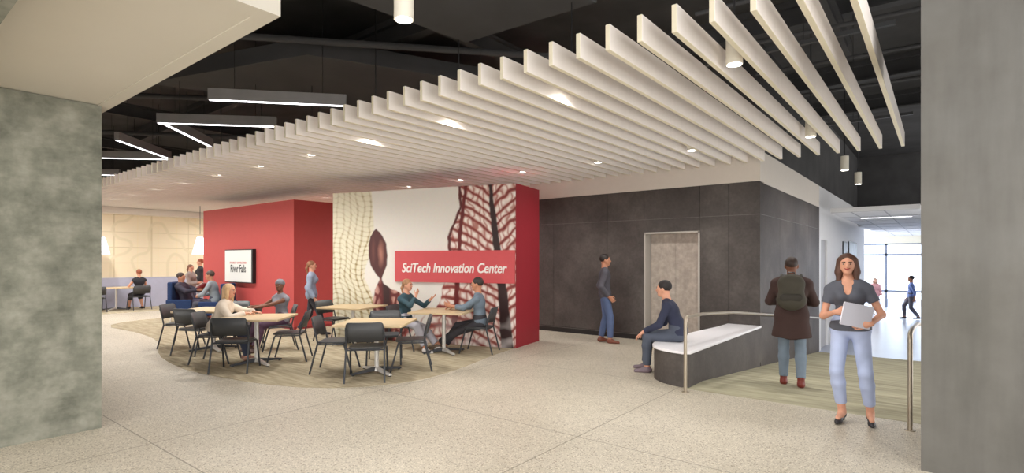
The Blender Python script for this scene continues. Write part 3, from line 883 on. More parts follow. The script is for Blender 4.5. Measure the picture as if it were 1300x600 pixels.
# navy lounge chairs
def lounge(x, y, a, lab):
    t = empty('lounge_chair', (x, y, 0.004), R(a - 90), lab, 'lounge chair')
    MB().box(-0.36, 0.36, -0.3, 0.36, 0.3, 0.46).build('seat', M_NAVY, t, bevel=0.04)
    m = MB().box(-0.38, 0.38, -0.42, -0.28, 0.25, 1.1); m.build('backrest', M_NAVY, t, bevel=0.04)
    for sx in (-1, 1):
        MB().box(sx * 0.42 - 0.05, sx * 0.42 + 0.05, -0.42, 0.3, 0.25, 0.62).build('arm', M_NAVY, t, bevel=0.03)
        for sy in (-0.3, 0.28):
            MB().tube([(sx * 0.34, sy, 0.3), (sx * 0.37, sy * 1.1, 0)], 0.016, 8).build('leg', M_CHROME, t, smooth=True)
    return t
lounge(-15.95, 5.98, 48, 'navy high back lounge chair under the man reading').scale = (.86, .86, .96)
lounge(-14.74, 6.22, 222, 'navy high back lounge chair against the red block under the man in the grey shirt').scale = (.86, .86, .94)

# cone pendants by the far wall
for i, (px, py, lab) in enumerate(((129, 312, 'white cone pendant lamp half hidden by the left pier'), (254, 315, 'white cone pendant lamp half hidden by the red block'))):
    q = np.array([0, 0, H]) + (FW + RT * (px - CX) / F) * 17.6
    t = empty('cone_pendant', (q[0], q[1], 1.82), 0, lab, 'pendant lamp')
    MB().lathe([(0.225, 0.0), (0.225, 0.05), (0.1, 0.54), (0.07, 0.57)], 24).build('lamp_shade', emis('shade_glow', (236, 240, 255), 0.8), t, smooth=True)
    MB().tube([(0, 0, 0.66), (0, 0, 1.58)], 0.008, 6).build('cord', M_BLACK, t)


# ------------------------------------------------------------------ people: signed distance bodies meshed by surface nets
class Field:
    """smooth union of tapered limbs and ellipsoids on a grid"""
    def __init__(s, h): s.h = h; s.pr = []; s.cuts = []
    def seg(s, a, b, r1, r2, k=0.03, flat=None, ff=1.0, capa=False, capb=False):
        s.pr.append(('s', np.array(a, float), np.array(b, float), r1, r2, k, None if flat is None else np.array(flat, float) / np.linalg.norm(flat), ff, capa, capb)); return s
    def ell(s, c, rad, ax, k=0.02):
        s.pr.append(('e', np.array(c, float), np.array(rad, float), np.array(ax, float), k)); return s
    def plane(s, p, n): s.cuts.append(('p', np.array(p, float), np.array(n, float) / np.linalg.norm(n))); return s
    def carve(s, c, rad, ax): s.cuts.append(('e', np.array(c, float), np.array(rad, float), np.array(ax, float))); return s
    def chain(s, pts, rs, k=0.01, **kw):
        for i in range(len(pts) - 1): s.seg(pts[i], pts[i + 1], rs[i], rs[i + 1], k, **kw)
        return s
    def mesh(s):
        h = s.h; lo = np.full(3, 1e9); hi = -lo
        for p in s.pr:
            if p[0] == 's':
                r = max(p[3], p[4]) * max(1.0, 1.0); A = np.minimum(p[1], p[2]) - r; B = np.maximum(p[1], p[2]) + r
            else:
                r = p[2].max(); A, B = p[1] - r, p[1] + r
            lo = np.minimum(lo, A); hi = np.maximum(hi, B)
        lo -= 4 * h; hi += 4 * h
        n = np.ceil((hi - lo) / h).astype(int) + 1
        D = np.full(n, 0.25, np.float32)
        gx = [lo[i] + h * np.arange(n[i]) for i in range(3)]
        def win(A, B):
            i0 = np.maximum(np.floor((A - lo) / h).astype(int), 0); i1 = np.minimum(np.ceil((B - lo) / h).astype(int) + 1, n)
            sl = tuple(slice(i0[i], i1[i]) for i in range(3))
            X = np.meshgrid(*[gx[i][sl[i]] for i in range(3)], indexing='ij', sparse=True)
            return sl, X
        def edist(c, rad, ax, X):
            q = [(X[0] - c[0]) * ax[i][0] + (X[1] - c[1]) * ax[i][1] + (X[2] - c[2]) * ax[i][2] for i in range(3)]
            k0 = np.sqrt(sum((q[i] / rad[i]) ** 2 for i in range(3))); k1 = np.sqrt(sum((q[i] / rad[i] ** 2) ** 2 for i in range(3)))
            return k0 * (k0 - 1) / np.maximum(k1, 1e-6)
        for p in s.pr:
            if p[0] == 's':
                _, a, b, r1, r2, k, fl, ff, ca, cb = p
                pad = max(r1, r2) + k + 3 * h
                sl, X = win(np.minimum(a, b) - pad, np.maximum(a, b) + pad)
                ba = b - a; L2 = ba @ ba + 1e-12
                px = [X[i] - a[i] for i in range(3)]
                tt = sum(px[i] * ba[i] for i in range(3)) / L2
                t = np.clip(tt, 0, 1)
                v = [px[i] - t * ba[i] for i in range(3)]
                if fl is not None:
                    dd = v[0] * fl[0] + v[1] * fl[1] + v[2] * fl[2]
                    v = [v[i] + dd * fl[i] * (1 / ff - 1) for i in range(3)]
                rr = r1 + (r2 - r1) * t
                d = np.sqrt(v[0] ** 2 + v[1] ** 2 + v[2] ** 2) - rr
                if fl is not None: d = d * (0.5 + 0.5 * ff)
                L = math.sqrt(L2)
                if ca: d = np.maximum(d, -tt * L)
                if cb: d = np.maximum(d, (tt - 1) * L)
            else:
                _, c, rad, ax, k = p
                pad = rad.max() + k + 3 * h
                sl, X = win(c - pad, c + pad)
                d = edist(c, rad, ax, X)
            o = D[sl]; d = d.astype(np.float32)
            hh = np.maximum(k - np.abs(o - d), 0)
            D[sl] = np.minimum(o, d) - (hh * hh / (4 * k) if k > 0 else 0)
        for c in s.cuts:
            if c[0] == 'p':
                sl, X = win(lo, hi)
                D[sl] = np.maximum(D[sl], sum((X[i] - c[1][i]) * c[2][i] for i in range(3)).astype(np.float32))
            else:
                pad = c[2].max() + 3 * h
                sl, X = win(c[1] - pad, c[1] + pad)
                if min(D[sl].shape) == 0: continue
                D[sl] = np.maximum(D[sl], -edist(c[1], c[2], c[3], X).astype(np.float32))
        # surface nets
        S = D < 0
        cnt = sum(S[i:n[0] - 1 + i, j:n[1] - 1 + j, k:n[2] - 1 + k].astype(np.int8) for i in (0, 1) for j in (0, 1) for k in (0, 1))
        act = (cnt > 0) & (cnt < 8)
        I = np.argwhere(act)
        if len(I) == 0: return np.zeros((0, 3)), np.zeros((0, 4), int)
        idx = np.full(act.shape, -1, np.int32); idx[act] = np.arange(len(I))
        acc = np.zeros((len(I), 3)); num = np.zeros(len(I))
        corners = [(i, j, k) for i in (0, 1) for j in (0, 1) for k in (0, 1)]
        for c0 in corners:
            for ax in range(3):
                if c0[ax]: continue
                c1 = list(c0); c1[ax] = 1
                a = D[I[:, 0] + c0[0], I[:, 1] + c0[1], I[:, 2] + c0[2]]; b = D[I[:, 0] + c1[0], I[:, 1] + c1[1], I[:, 2] + c1[2]]
                m = (a < 0) != (b < 0)
                t = np.where(m, a / np.where(m, a - b, 1), 0)
                p = np.tile(np.array(c0, float), (len(I), 1)); p[:, ax] += t
                acc += p * m[:, None]; num += m
        V = lo + h * (I + acc / num[:, None])
        Q = []
        for ax in range(3):
            u, w_ = [(1, 2), (2, 0), (0, 1)][ax]
            sh0 = [slice(None)] * 3; sh1 = [slice(None)] * 3
            sh0[ax] = slice(0, n[ax] - 1); sh1[ax] = slice(1, n[ax])
            e = S[tuple(sh0)] != S[tuple(sh1)]
            E_ = np.argwhere(e)
            ok = (E_[:, u] > 0) & (E_[:, w_] > 0) & (E_[:, u] < n[u] - 1) & (E_[:, w_] < n[w_] - 1)
            E_ = E_[ok]
            ins = S[E_[:, 0], E_[:, 1], E_[:, 2]]
            def g(du, dw):
                q = E_.copy(); q[:, u] -= du; q[:, w_] -= dw
                return idx[q[:, 0], q[:, 1], q[:, 2]]
            q = np.stack([g(1, 1), g(0, 1), g(0, 0), g(1, 0)], 1)
            q[~ins] = q[~ins][:, ::-1]
            Q.append(q)
        Q = np.concatenate(Q)
        Q = Q[(Q >= 0).all(1)]
        # light smoothing
        for it in range(2):
            s_ = np.zeros_like(V); c_ = np.zeros(len(V))
            for a, b in ((0, 1), (1, 2), (2, 3), (3, 0)):
                np.add.at(s_, Q[:, a], V[Q[:, b]]); np.add.at(c_, Q[:, a], 1)
                np.add.at(s_, Q[:, b], V[Q[:, a]]); np.add.at(c_, Q[:, b], 1)
            V = V * 0.5 + 0.5 * s_ / np.maximum(c_, 1)[:, None]
        return V, Q
    def build(s, name, m, parent):
        V, Q = s.mesh()
        me = bpy.data.meshes.new(name); mesh_fill(me, V, Q)
        me.polygons.foreach_set('use_smooth', [True] * len(me.polygons))
        me.materials.append(m)
        o = bpy.data.objects.new(name, me); COL.objects.link(o); o.parent = parent
        return o

def nrm(v): v = np.array(v, float); return v / (np.linalg.norm(v) + 1e-12)
def ik(a, t, l1, l2, hint):
    a = np.array(a, float); t = np.array(t, float); d = t - a; L = np.linalg.norm(d)
    if L > (l1 + l2) * 0.995: t = a + d / L * (l1 + l2) * 0.995; d = t - a; L = np.linalg.norm(d)
    u = d / L; x = (l1 * l1 - l2 * l2 + L * L) / (2 * L); y = math.sqrt(max(l1 * l1 - x * x, 0))
    h = np.array(hint, float); h = nrm(h - u * (h @ u))
    return a + u * x + h * y, t
def rotv(v, axis, a):
    axis = nrm(axis); v = np.array(v, float)
    return v * math.cos(a) + np.cross(axis, v) * math.sin(a) + axis * (axis @ v) * (1 - math.cos(a))

SKINS = {'light': (214, 158, 132), 'pale': (224, 176, 152), 'tan': (188, 132, 104), 'brown': (120, 80, 62), 'dark': (92, 62, 50)}
def skin_mat(k): return mat('skin_' + k, SKINS[k], 0.55, var=0.04, scale=30, spec=0.3)

def person(loc, face, label, h=1.75, female=False, skin='light', vox=0.009, sit=False, pelvis=None, lean=0.0, side=0.0, twist=0.0,
           head_yaw=0.0, head_pitch=0.0, hands=None, elbows=None, feet=None, knees=None, toes=(0, 0), curl=(0.5, 0.5),
           top=None, bottom=None, shoes=None, hair=None, cap=None, coat=None, palms=(None, None), hdirs=(None, None), face_detail=True, neckline='crew', heel=0.0, group=None):
    """all coordinates local, facing +Y, right hand at +X; sizes are scaled by the height"""
    S = h / 1.75
    root = empty('person', loc, R(face - 90), label, 'person', group)
    P = np.array(pelvis if pelvis is not None else ((0, 0, 0.50) if sit else (0, 0, 0.945)), float) * (1 if pelvis is not None else S)
    Z = np.array([0, 0, 1.0])
    up = nrm(rotv(rotv(Z, (1, 0, 0), -R(lean)), (0, 1, 0), R(side)))
    fwd0 = rotv((0, 1, 0), Z, R(twist)); fwd = nrm(fwd0 - up * (fwd0 @ up)); lat = np.cross(fwd, up)     # lat = person's right
    pl = np.array([1.0, 0, 0]); pf = np.array([0, 1.0, 0])
    upm = nrm(up + Z * 0.6)
    waist = P + upm * 0.17 * S
    chest = waist + up * 0.17 * S
    neckb = chest + up * 0.16 * S
    sw = (0.165 if female else 0.183) * S
    sh = {+1: neckb - up * (0.088 if female else 0.074) * S + lat * sw, -1: neckb - up * (0.088 if female else 0.074) * S - lat * sw}
    hf = nrm(rotv(fwd, up, R(head_yaw)))
    hup = nrm(up * 0.45 + Z * 0.75 if lean else up)
    hf = nrm(hf - hup * (hf @ hup)); hlat0 = np.cross(hf, hup)
    hf = nrm(rotv(hf, hlat0, R(head_pitch))); hup = nrm(rotv(hup, hlat0, R(head_pitch))); hlat = np.cross(hf, hup)
    headc = neckb + up * 0.05 * S + hup * 0.125 * S + hf * 0.012 * S
    HA = np.stack([hlat, hf, hup])
    # limbs
    ua, fa = 0.285 * S, 0.255 * S
    th_, sn = 0.435 * S, 0.425 * S
    hp = {+1: P + pl * 0.09 * S - Z * 0.02, -1: P - pl * 0.09 * S - Z * 0.02}
    hands = hands or {}
    J = {}
    for s_ in (1, -1):
        tgt = hands.get(s_)
        if tgt is None: tgt = sh[s_] + np.array([s_ * 0.06, 0.05, -0.52]) * S
        hint = (elbows or {}).get(s_, (s_ * 0.5, -1, -0.3))
        el, wr = ik(sh[s_], tgt, ua, fa, hint)
        J['el', s_], J['wr', s_] = el, wr
        ft = (feet or {}).get(s_)
        if ft is None: ft = (s_ * 0.10 * S, 0.42 * S if sit else 0.0, 0.085 * S)
        kh = (knees or {}).get(s_, (s_ * 0.1, 1, 0.25))
        kn, an = ik(hp[s_], ft, th_, sn, kh)
        J['kn', s_], J['an', s_] = kn, an
    g = 1.0 if not female else 0.9
    def torso(f, inf=0.0, k=0.05):
        rp = (0.108 if female else 0.112) * S + inf
        f.seg(hp[1] + Z * .04 * S - pl * .025 * S, hp[-1] + Z * .04 * S + pl * .025 * S, rp, rp, k, flat=pf, ff=0.88)
        rw = (0.092 if female else 0.112) * S + inf
        f.seg(waist + lat * 0.035 * S, waist - lat * 0.035 * S, rw, rw, k, flat=fwd, ff=0.82)
        rc = (0.101 if female else 0.122) * S + inf
        f.seg(chest + lat * 0.05 * S, chest - lat * 0.05 * S, rc, rc, k, flat=fwd, ff=0.82)
        f.seg(neckb - up * .085 * S + lat * 0.08 * S, neckb - up * .085 * S - lat * 0.08 * S, 0.082 * S + inf, 0.085 * S + inf, k, flat=fwd, ff=0.85)
        for q in (1, -1):
            f.seg(neckb - up * .012 * S + lat * q * .03, sh[q] + up * .006 * S, 0.044 * S + inf, 0.046 * S + inf, 0.04, flat=fwd, ff=0.9)
        if female:
            for q in (1, -1):
                f.ell(chest + fwd * 0.075 * S + lat * q * 0.062 * S + up * .01, np.array([0.055, 0.05, 0.055]) * S + inf, np.stack([lat, fwd, up]), 0.04)
    def arm(f, q, inf=0.0, upto=1.0, lower=True, cap=True, loose=0.0):
        r0, r1, r2 = (0.046 * g) * S, 0.038 * g * S, 0.026 * g * S
        if upto <= 1.0 and not lower:
            e = sh[q] + (J['el', q] - sh[q]) * upto
            f.seg(sh[q], e, r0 + inf, r0 + (r1 - r0) * upto + inf + loose, 0.03, capb=cap)
        else:
            f.seg(sh[q], J['el', q], r0 + inf, r1 + inf, 0.03)
            e = J['el', q] + (J['wr', q] - J['el', q]) * upto
            f.seg(J['el', q], e, r1 + inf + 0.002, r2 + (r1 - r2) * (1 - upto) + inf + loose, 0.02, capb=cap)
    def leg(f, q, inf=0.0, upto=1.0, cap=True, loose=0.0):
        r0, r1, r2, r3 = (0.078 if female else 0.082) * S, 0.055 * S, 0.056 * S, 0.037 * S
        kn, an = J['kn', q], J['an', q]
        f.seg(hp[q], kn, r0 + inf, r1 + inf + loose * .4, 0.04)
        cal = kn + (an - kn) * 0.3 - nrm(np.cross(np.cross(kn - hp[q], an - kn) + 1e-9, an - kn)) * 0.0
        f.seg(kn, cal, r1 + inf + loose * .4, r2 + inf + loose * .6, 0.02)
        e = kn + (an - kn) * upto
        rr = r3 + (r2 - r3) * (1 - upto) / 0.7
        f.seg(cal, e, r2 + inf + loose * .6, rr + inf + loose, 0.02, capb=cap)
    hscale = S * (0.96 if female else 1.0)
    def head(f):
        c = headc
        f.ell(c + hup * .028 * hscale - hf * .012 * hscale, np.array([.076, .096, .088]) * hscale, HA, .02)
        f.seg(c + hf * .035 * hscale - hup * .01 * hscale, c + hf * .05 * hscale - hup * .078 * hscale, .058 * hscale, (.034 if female else .040) * hscale, .03)
        f.seg(c + hf * .02 * hscale - hup * .03 * hscale + hlat * .035 * hscale, c + hf * .045 * hscale - hup * .07 * hscale + hlat * .012 * hscale, .034 * hscale, .03 * hscale, .02)
        f.seg(c + hf * .02 * hscale - hup * .03 * hscale - hlat * .035 * hscale, c + hf * .045 * hscale - hup * .07 * hscale - hlat * .012 * hscale, .034 * hscale, .03 * hscale, .02)
        f.seg(c + hf * .088 * hscale + hup * .012 * hscale, c + hf * .104 * hscale - hup * .024 * hscale, .009 * hscale, .0145 * hscale, .012)
        for q in (1, -1):
            f.ell(c + hlat * q * .077 * hscale - hf * .008 * hscale - hup * .008 * hscale, np.array([.012, .02, .032]) * hscale, HA, .008)
            f.ell(c + hlat * q * .03 * hscale + hf * .078 * hscale + hup * .024 * hscale, np.array([.024, .012, .008]) * hscale, HA, .012)
        f.seg(neckb - up * .04 * S - fwd * .005, c - hup * .05 * hscale - hf * .018 * hscale, (.052 if female else .060) * S, (.046 if female else .056) * S, .03)
    def hand(f, q):
        el, wr = J['el', q], J['wr', q]
        d = nrm(hdirs[0 if q == 1 else 1]) if hdirs[0 if q == 1 else 1] is not None else nrm(wr - el)
        n_ = palms[0 if q == 1 else 1]
        n_ = np.array(n_, float) if n_ is not None else np.array([-q, 0.2, -0.2])
        n_ = nrm(n_ - d * (n_ @ d)); sd = np.cross(n_, d) * (1 if q == 1 else 1)
        tdir = 1.0 if (sd @ (fwd + Z * .4)) > 0 else -1.0
        cu = curl[0 if q == 1 else 1]
        hs = S * (0.95 if female else 1.05)
        pb = wr + d * .012 * hs
        f.seg(wr - d * .02, pb + d * .03 * hs, .024 * hs, .027 * hs, .012, flat=n_, ff=.75)
        f.seg(pb + d * .02 * hs + sd * .012 * hs, pb + d * .075 * hs + sd * .018 * hs, .024 * hs, .022 * hs, .012, flat=n_, ff=.5)
        f.seg(pb + d * .02 * hs - sd * .012 * hs, pb + d * .072 * hs - sd * .018 * hs, .024 * hs, .022 * hs, .012, flat=n_, ff=.5)
        for i, (o_, L_) in enumerate(((.031, .070), (.0105, .079), (-.0105, .074), (-.031, .058))):
            b0 = pb + d * (.088 - abs(i - 1) * .003) * hs + sd * o_ * hs * tdir
            d1 = nrm(rotv(d, np.cross(d, n_), cu * .55) + sd * o_ * tdir * 1.2); d2 = rotv(d1, np.cross(d, n_), cu * 1.0); d3 = rotv(d2, np.cross(d, n_), cu * .7)
            b1 = b0 + d1 * L_ * .45 * hs; b2 = b1 + d2 * L_ * .32 * hs; b3 = b2 + d3 * L_ * .23 * hs
            f.seg(b0 - d * .012 * hs, b1, .0088 * hs, .0082 * hs, .003); f.seg(b1, b2, .0082 * hs, .0076 * hs, .002); f.seg(b2, b3, .0076 * hs, .0068 * hs, .002)
        t0 = pb + d * .018 * hs + sd * tdir * .022 * hs
        t1 = t0 + nrm(d * .7 + sd * tdir * .8 + n_ * .35) * .038 * hs
        t2 = t1 + nrm(d * .95 + sd * tdir * .25 + n_ * (.3 + cu * .4)) * .032 * hs; t3 = t2 + nrm(d * .95 + n_ * (.2 + cu * .4)) * .022 * hs
        f.seg(t0, t1, .013 * hs, .0115 * hs, .008); f.seg(t1, t2, .0108 * hs, .0095 * hs, .003); f.seg(t2, t3, .0095 * hs, .008 * hs, .003)
    def foot_pts(q):
        an = J['an', q]; ty = toes[0 if q == 1 else 1]
        shin = nrm(an - J['kn', q])
        base = nrm(rotv((0, 1, 0), Z, -R(ty)))
        pitch = 0.0
        return an, base
    foot_low = {}
    # body: one continuous surface
    B = Field(vox)
    torso(B); head(B)
    for q in (1, -1):
        arm(B, q, cap=False); hand(B, q); leg(B, q, cap=False)
        an, fd = foot_pts(q)
        floor_z = an[2] - 0.085 * S - 0.0
        B.seg(an - Z * .03 * S - fd * .02 * S, an + fd * .13 * S - Z * (.062 + heel * .0) * S, .034 * S, .024 * S, .03)
        B.seg(an - Z * .05 * S - fd * .03 * S, an + fd * .05 * S - Z * .05 * S, .03 * S, .03 * S, .02)
    body = B.build('body', skin_mat(skin), root)
    # shoes
    for q in (1, -1):
        an, fd = foot_pts(q); sm = shoes or (40, 38, 38)
        Fs = Field(min(vox, 0.008)); z0 = an[2] - 0.088 * S
        ln = 0.155 * S
        if heel:
            Fs.seg(an - Z * (.045) * S - fd * .03 * S, an - Z * .055 * S - fd * .02 * S, .032 * S, .034 * S, .01)
            Fs.seg(an - Z * .055 * S - fd * .02 * S, an + fd * (ln - .03) - Z * (.068 + heel) * S, .033 * S, .030 * S, .02)
            Fs.seg(an + fd * (ln - .05) - Z * (.066 + heel) * S, an + fd * (ln + .01) - Z * (.071 + heel) * S, .032 * S, .019 * S, .02)
            Fs.seg(an - fd * .04 * S - Z * .06 * S, an - fd * .045 * S - Z * (.09 + heel) * S, .02 * S, .013 * S, .01)
            Fs.carve(an + fd * .055 * S - Z * .012 * S, np.array([.03, .072, .046]) * S, np.stack([np.cross(fd, Z), fd, Z]))
            z0 = an[2] - (0.088 + heel) * S
        else:
            Fs.seg(an - Z * .045 * S - fd * .03 * S, an - Z * .045 * S + fd * .04 * S, .041 * S, .039 * S, .02)
            Fs.seg(an + fd * .0 - Z * .055 * S, an + fd * (ln) - Z * .068 * S, .039 * S, .031 * S, .03)
            if shoes is not None and len(shoes) > 3: Fs.seg(an - Z * .05 * S, an + Z * .05 * S, .044 * S, .046 * S, .02, capb=True)
            else: Fs.seg(an - Z * .05 * S, an - Z * .0 * S, .042 * S, .043 * S, .02, capb=True)
        Fs.plane((0, 0, z0), (0, 0, -1))
        Fs.build('shoe', mat('shoe_%d_%d_%d' % tuple(sm[:3]), sm[:3], 0.5), root)
    # trousers
    if bottom:
        rgb, upto, loose = bottom
        T = Field(vox)
        T.seg(hp[1] + Z * .05 * S - pl * .02 * S, hp[-1] + Z * .05 * S + pl * .02 * S, (0.112 if female else .118) * S + .004, (0.112 if female else .118) * S + .004, .05, flat=pf, ff=.9)
        T.seg(waist - Z * .06 * S + pl * .035 * S, waist - Z * .06 * S - pl * .035 * S, (.096 if female else .117) * S + .004, (.096 if female else .117) * S + .004, .05, flat=pf, ff=.85)
        for q in (1, -1): leg(T, q, 0.009, upto, True, loose)
        T.plane(waist - upm * .0 * S, upm)
        T.build('trousers', mat('trousers_%d_%d_%d' % tuple(rgb), rgb, 0.85, var=0.05, scale=9), root)
    # top
    if top:
        rgb, sleeve, hem, inf = top[:4]
        T = Field(vox)
        torso(T, inf)
        T.seg(P + Z * .02 * S + pl * .05 * S, P + Z * .02 * S - pl * .05 * S, .108 * S + inf, .108 * S + inf, .05, flat=pf, ff=.88)
        for q in (1, -1):
            if sleeve <= 1: arm(T, q, inf * 1.0, sleeve, False, True, 0.006 if sleeve > .2 else 0)
            else: arm(T, q, inf * .9, sleeve - 1, True, True, 0.004)
        T.plane(P + upm * hem * S, -upm)
        if neckline == 'v':
            nb = neckb + fwd * .085 * S
            T.carve(nb - up * .005 * S, np.array([.062, .075, .05]) * S, np.stack([lat, fwd, up]))
            T.carve(nb - up * .06 * S, np.array([.038, .10, .082]) * S, np.stack([lat, fwd, up]))
            T.carve(neckb + up * .035 * S, np.array([.074, .085, .045]) * S, np.stack([lat, fwd, up]))
        else:
            T.carve(neckb + up * .05 * S + fwd * .01, np.array([.068, .072, .05]) * S, np.stack([lat, fwd, up]))
        T.build(top[4] if len(top) > 4 else 'shirt', mat('top_%d_%d_%d' % tuple(rgb), rgb, 0.85, var=0.06, scale=9), root)
        if neckline == 'collar':
            Cc = Field(min(vox, .008)); Cc.seg(neckb - up * .015 * S, neckb + up * .03 * S, .07 * S, .064 * S, .01, capa=True, capb=True)
            Cc.carve(neckb + up * .06 * S, np.array([.058, .058, .09]) * S, np.stack([lat, fwd, up]))
            Cc.build('collar', mat('top_%d_%d_%d' % tuple(rgb), rgb, 0.85), root)
    if coat:
        rgb, hemz = coat
        T = Field(vox); torso(T, 0.03)
        for q in (1, -1): arm(T, q, 0.02, .97, True, True, 0.012)
        T.seg(waist + lat * .04 * S, P - Z * .0 + lat * .05 * S, .13 * S, .15 * S, .04, flat=fwd, ff=.85)
        T.seg(waist - lat * .04 * S, P - Z * .0 - lat * .05 * S, .13 * S, .15 * S, .04, flat=fwd, ff=.85)
        for q in (1, -1):
            T.seg(P + pl * q * .05 * S, P + pl * q * .085 * S - Z * hemz * S, .145 * S, .165 * S, .03, flat=pf, ff=.85, capb=True)
        T.carve(neckb + up * .05 * S + fwd * .01, np.array([.066, .07, .05]) * S, np.stack([lat, fwd, up]))
        T.build('coat', mat('coat_%d_%d_%d' % tuple(rgb), rgb, 0.85, var=0.06, scale=9), root)
    # hair
    c = headc
    if hair:
        rgb, style = hair
        Hf = Field(min(vox, 0.0075)); hm = mat('hair_%d_%d_%d' % tuple(rgb), rgb, 0.6, var=0.25, scale=30, stretch=(1, 1, .2))
        Hf.ell(c + hup * .038 * hscale - hf * .022 * hscale, np.array([.086 if style != 'buzz' else .079, .1 if style != 'buzz' else .095, .09 if style != 'buzz' else .087]) * hscale, HA, .02)
        if style in ('long', 'wavy'):
            for q in (1, -1):
                Hf.seg(c + hlat * q * .066 * hscale + hup * .04 * hscale - hf * .01 * hscale, c + hlat * q * .086 * hscale - hup * .08 * hscale - hf * .0 * hscale, .036 * hscale, .038 * hscale, .03)
                Hf.seg(c + hlat * q * .078 * hscale - hup * .09 * hscale, c + hlat * q * (.085) * hscale - hup * .175 * hscale + hf * .012, .036 * hscale, .024 * hscale, .02)
            Hf.seg(c - hf * .06 * hscale, c - hf * .075 * hscale - hup * .17 * hscale, .07 * hscale, .055 * hscale, .03)
        if style == 'verylong':
            Hf.seg(c - hf * .05 * hscale, c - hf * .07 * hscale - hup * .15 * hscale, .075 * hscale, .06 * hscale, .03)
            Hf.seg(c - hf * .07 * hscale - hup * .13 * hscale, c - hf * .09 * hscale - hup * .32 * hscale, .06 * hscale, .04 * hscale, .03, flat=hf, ff=.6)
            for q in (1, -1): Hf.seg(c + hlat * q * .068 * hscale + hup * .02 * hscale, c + hlat * q * .07 * hscale - hup * .13 * hscale - hf * .03, .03 * hscale, .03 * hscale, .02)
        if style == 'ponytail':
            Hf.seg(c - hf * .1 * hscale + hup * .01, c - hf * .125 * hscale - hup * .06 * hscale, .024 * hscale, .03 * hscale, .015)
            Hf.seg(c - hf * .125 * hscale - hup * .06 * hscale, c - hf * .10 * hscale - hup * .19 * hscale, .03 * hscale, .014 * hscale, .015)
        if style == 'bun':
            Hf.ell(c - hf * .09 * hscale + hup * .09 * hscale, np.array([.035] * 3) * hscale, HA, .02)
        # open the face
        Hf.carve(c + hf * .085 * hscale - hup * .04 * hscale, np.array([.066, .078, .098]) * hscale, HA)
        if style in ('short', 'buzz'):
            Hf.carve(c - hup * .095 * hscale + hf * .06 * hscale, np.array([.12, .105, .09]) * hscale, HA)
            Hf.carve(c - hup * .15 * hscale - hf * .02 * hscale, np.array([.12, .13, .085]) * hscale, HA)
        Hf.build('hair', hm, root)
    if cap:
        Hf = Field(min(vox, .0075)); Hf.ell(c + hup * .045 * hscale - hf * .018 * hscale, np.array([.09, .106, .09]) * hscale, HA, .02)
        Hf.plane(c + hup * .03 * hscale + hf * .06 * hscale, -(hup + hf * -.25))
        Hf.build('cap', mat('cap_%d_%d_%d' % tuple(cap), cap, .8), root)
    if face_detail:
        for q in (1, -1):
            ec = c + hlat * q * .031 * hscale + hf * .0845 * hscale + hup * .0065 * hscale
            m = Field(0.0035); m.ell(ec, np.array([.0145, .0100, .0075]) * hscale, HA, 0)
            e = m.build('eye', mat('eye_white', (176, 164, 156), .5), root)
            m = Field(0.003); m.ell(ec + hf * .0085 * hscale, np.array([.0082, .005, .0082]) * hscale, HA, 0)
            m.build('iris', mat('iris_dark', (48, 34, 28), .3), e)
            m = Field(0.0035); m.seg(c + hlat * q * .017 * hscale + hf * .096 * hscale + hup * .027 * hscale, c + hlat * q * .047 * hscale + hf * .084 * hscale + hup * .028 * hscale, .006 * hscale, .0045 * hscale, 0)
            m.build('eyebrow', mat('brow_%s' % (skin,), (62, 40, 32) if skin not in ('brown', 'dark') else (32, 24, 22), .8), root)
        m = Field(0.0035)
        mc = c + hf * .0905 * hscale - hup * .052 * hscale
        m.seg(mc - hlat * .027 * hscale - hf * .008 * hscale + hup * .011, mc + hf * .002, .0045 * hscale, .0075 * hscale, .004); m.seg(mc + hf * .002, mc + hlat * .027 * hscale - hf * .008 * hscale + hup * .011, .0075 * hscale, .0045 * hscale, .004)
        m.build('lips', mat('lips_%s' % skin, (164, 66, 66) if skin not in ('brown', 'dark') else (112, 62, 56), .45), root)
    return root, dict(J=J, head=headc, hf=hf, hup=hup, hlat=hlat, P=P, chest=chest, neckb=neckb, up=up, fwd=fwd, lat=lat, S=S, sh=sh)

def towards(px, depth_from, z=0.0):
    return at_z(px, depth_from, z)

# 1 foreground woman with a laptop -------------------------------------------------------
wx, wy = -0.67, 6.46
wr_, D_ = person((wx, wy, 0.0), 273, 'smiling brown haired woman in grey V neck tee and light blue jeans, holding a laptop', h=1.70, female=True, skin='light', vox=0.006,
       pelvis=(0.055, 0.0, 0.94), lean=-1, head_yaw=2, head_pitch=-1, side=3,
       hands={1: (0.165, 0.225, 1.125), -1: (-0.115, 0.20, 1.015)}, elbows={1: (0.6, -0.6, -1.0), -1: (-0.75, -0.6, -0.8)}, curl=(0.45, 0.5),
       palms=((-0.25, -1, -0.1), (0.3, -1, 0.2)), hdirs=((-0.95, 0.1, 0.1), (0.85, 0.2, -0.2)),
       feet={1: (0.125, 0.06, 0.125), -1: (-0.115, 0.0, 0.125)}, knees={1: (0.25, 1, 0), -1: (-0.05, 1, 0)}, toes=(12, -8),
       top=((88, 90, 100), 0.5, -0.015, 0.010, 'tee_shirt'), bottom=((176, 188, 220), 0.82, 0.002), shoes=(44, 42, 46), heel=0.035, neckline='v',
       hair=((84, 56, 44), 'long'))
lp = empty('laptop', (wx, wy, 0), R(273 - 90), 'closed silver laptop held by the woman in the grey tee', 'laptop')
LM = Matrix.Translation((-0.01, 0.245, 1.10)) @ Matrix.Rotation(R(-13), 4, 'Y') @ Matrix.Rotation(R(32), 4, 'Z') @ Matrix.Rotation(R(6), 4, 'X')
m = MB().prism(rot_round(0.142, 0.112, 0.012), -0.008, 0.0075)
Mx = LM @ Matrix.Rotation(R(90), 4, 'X')
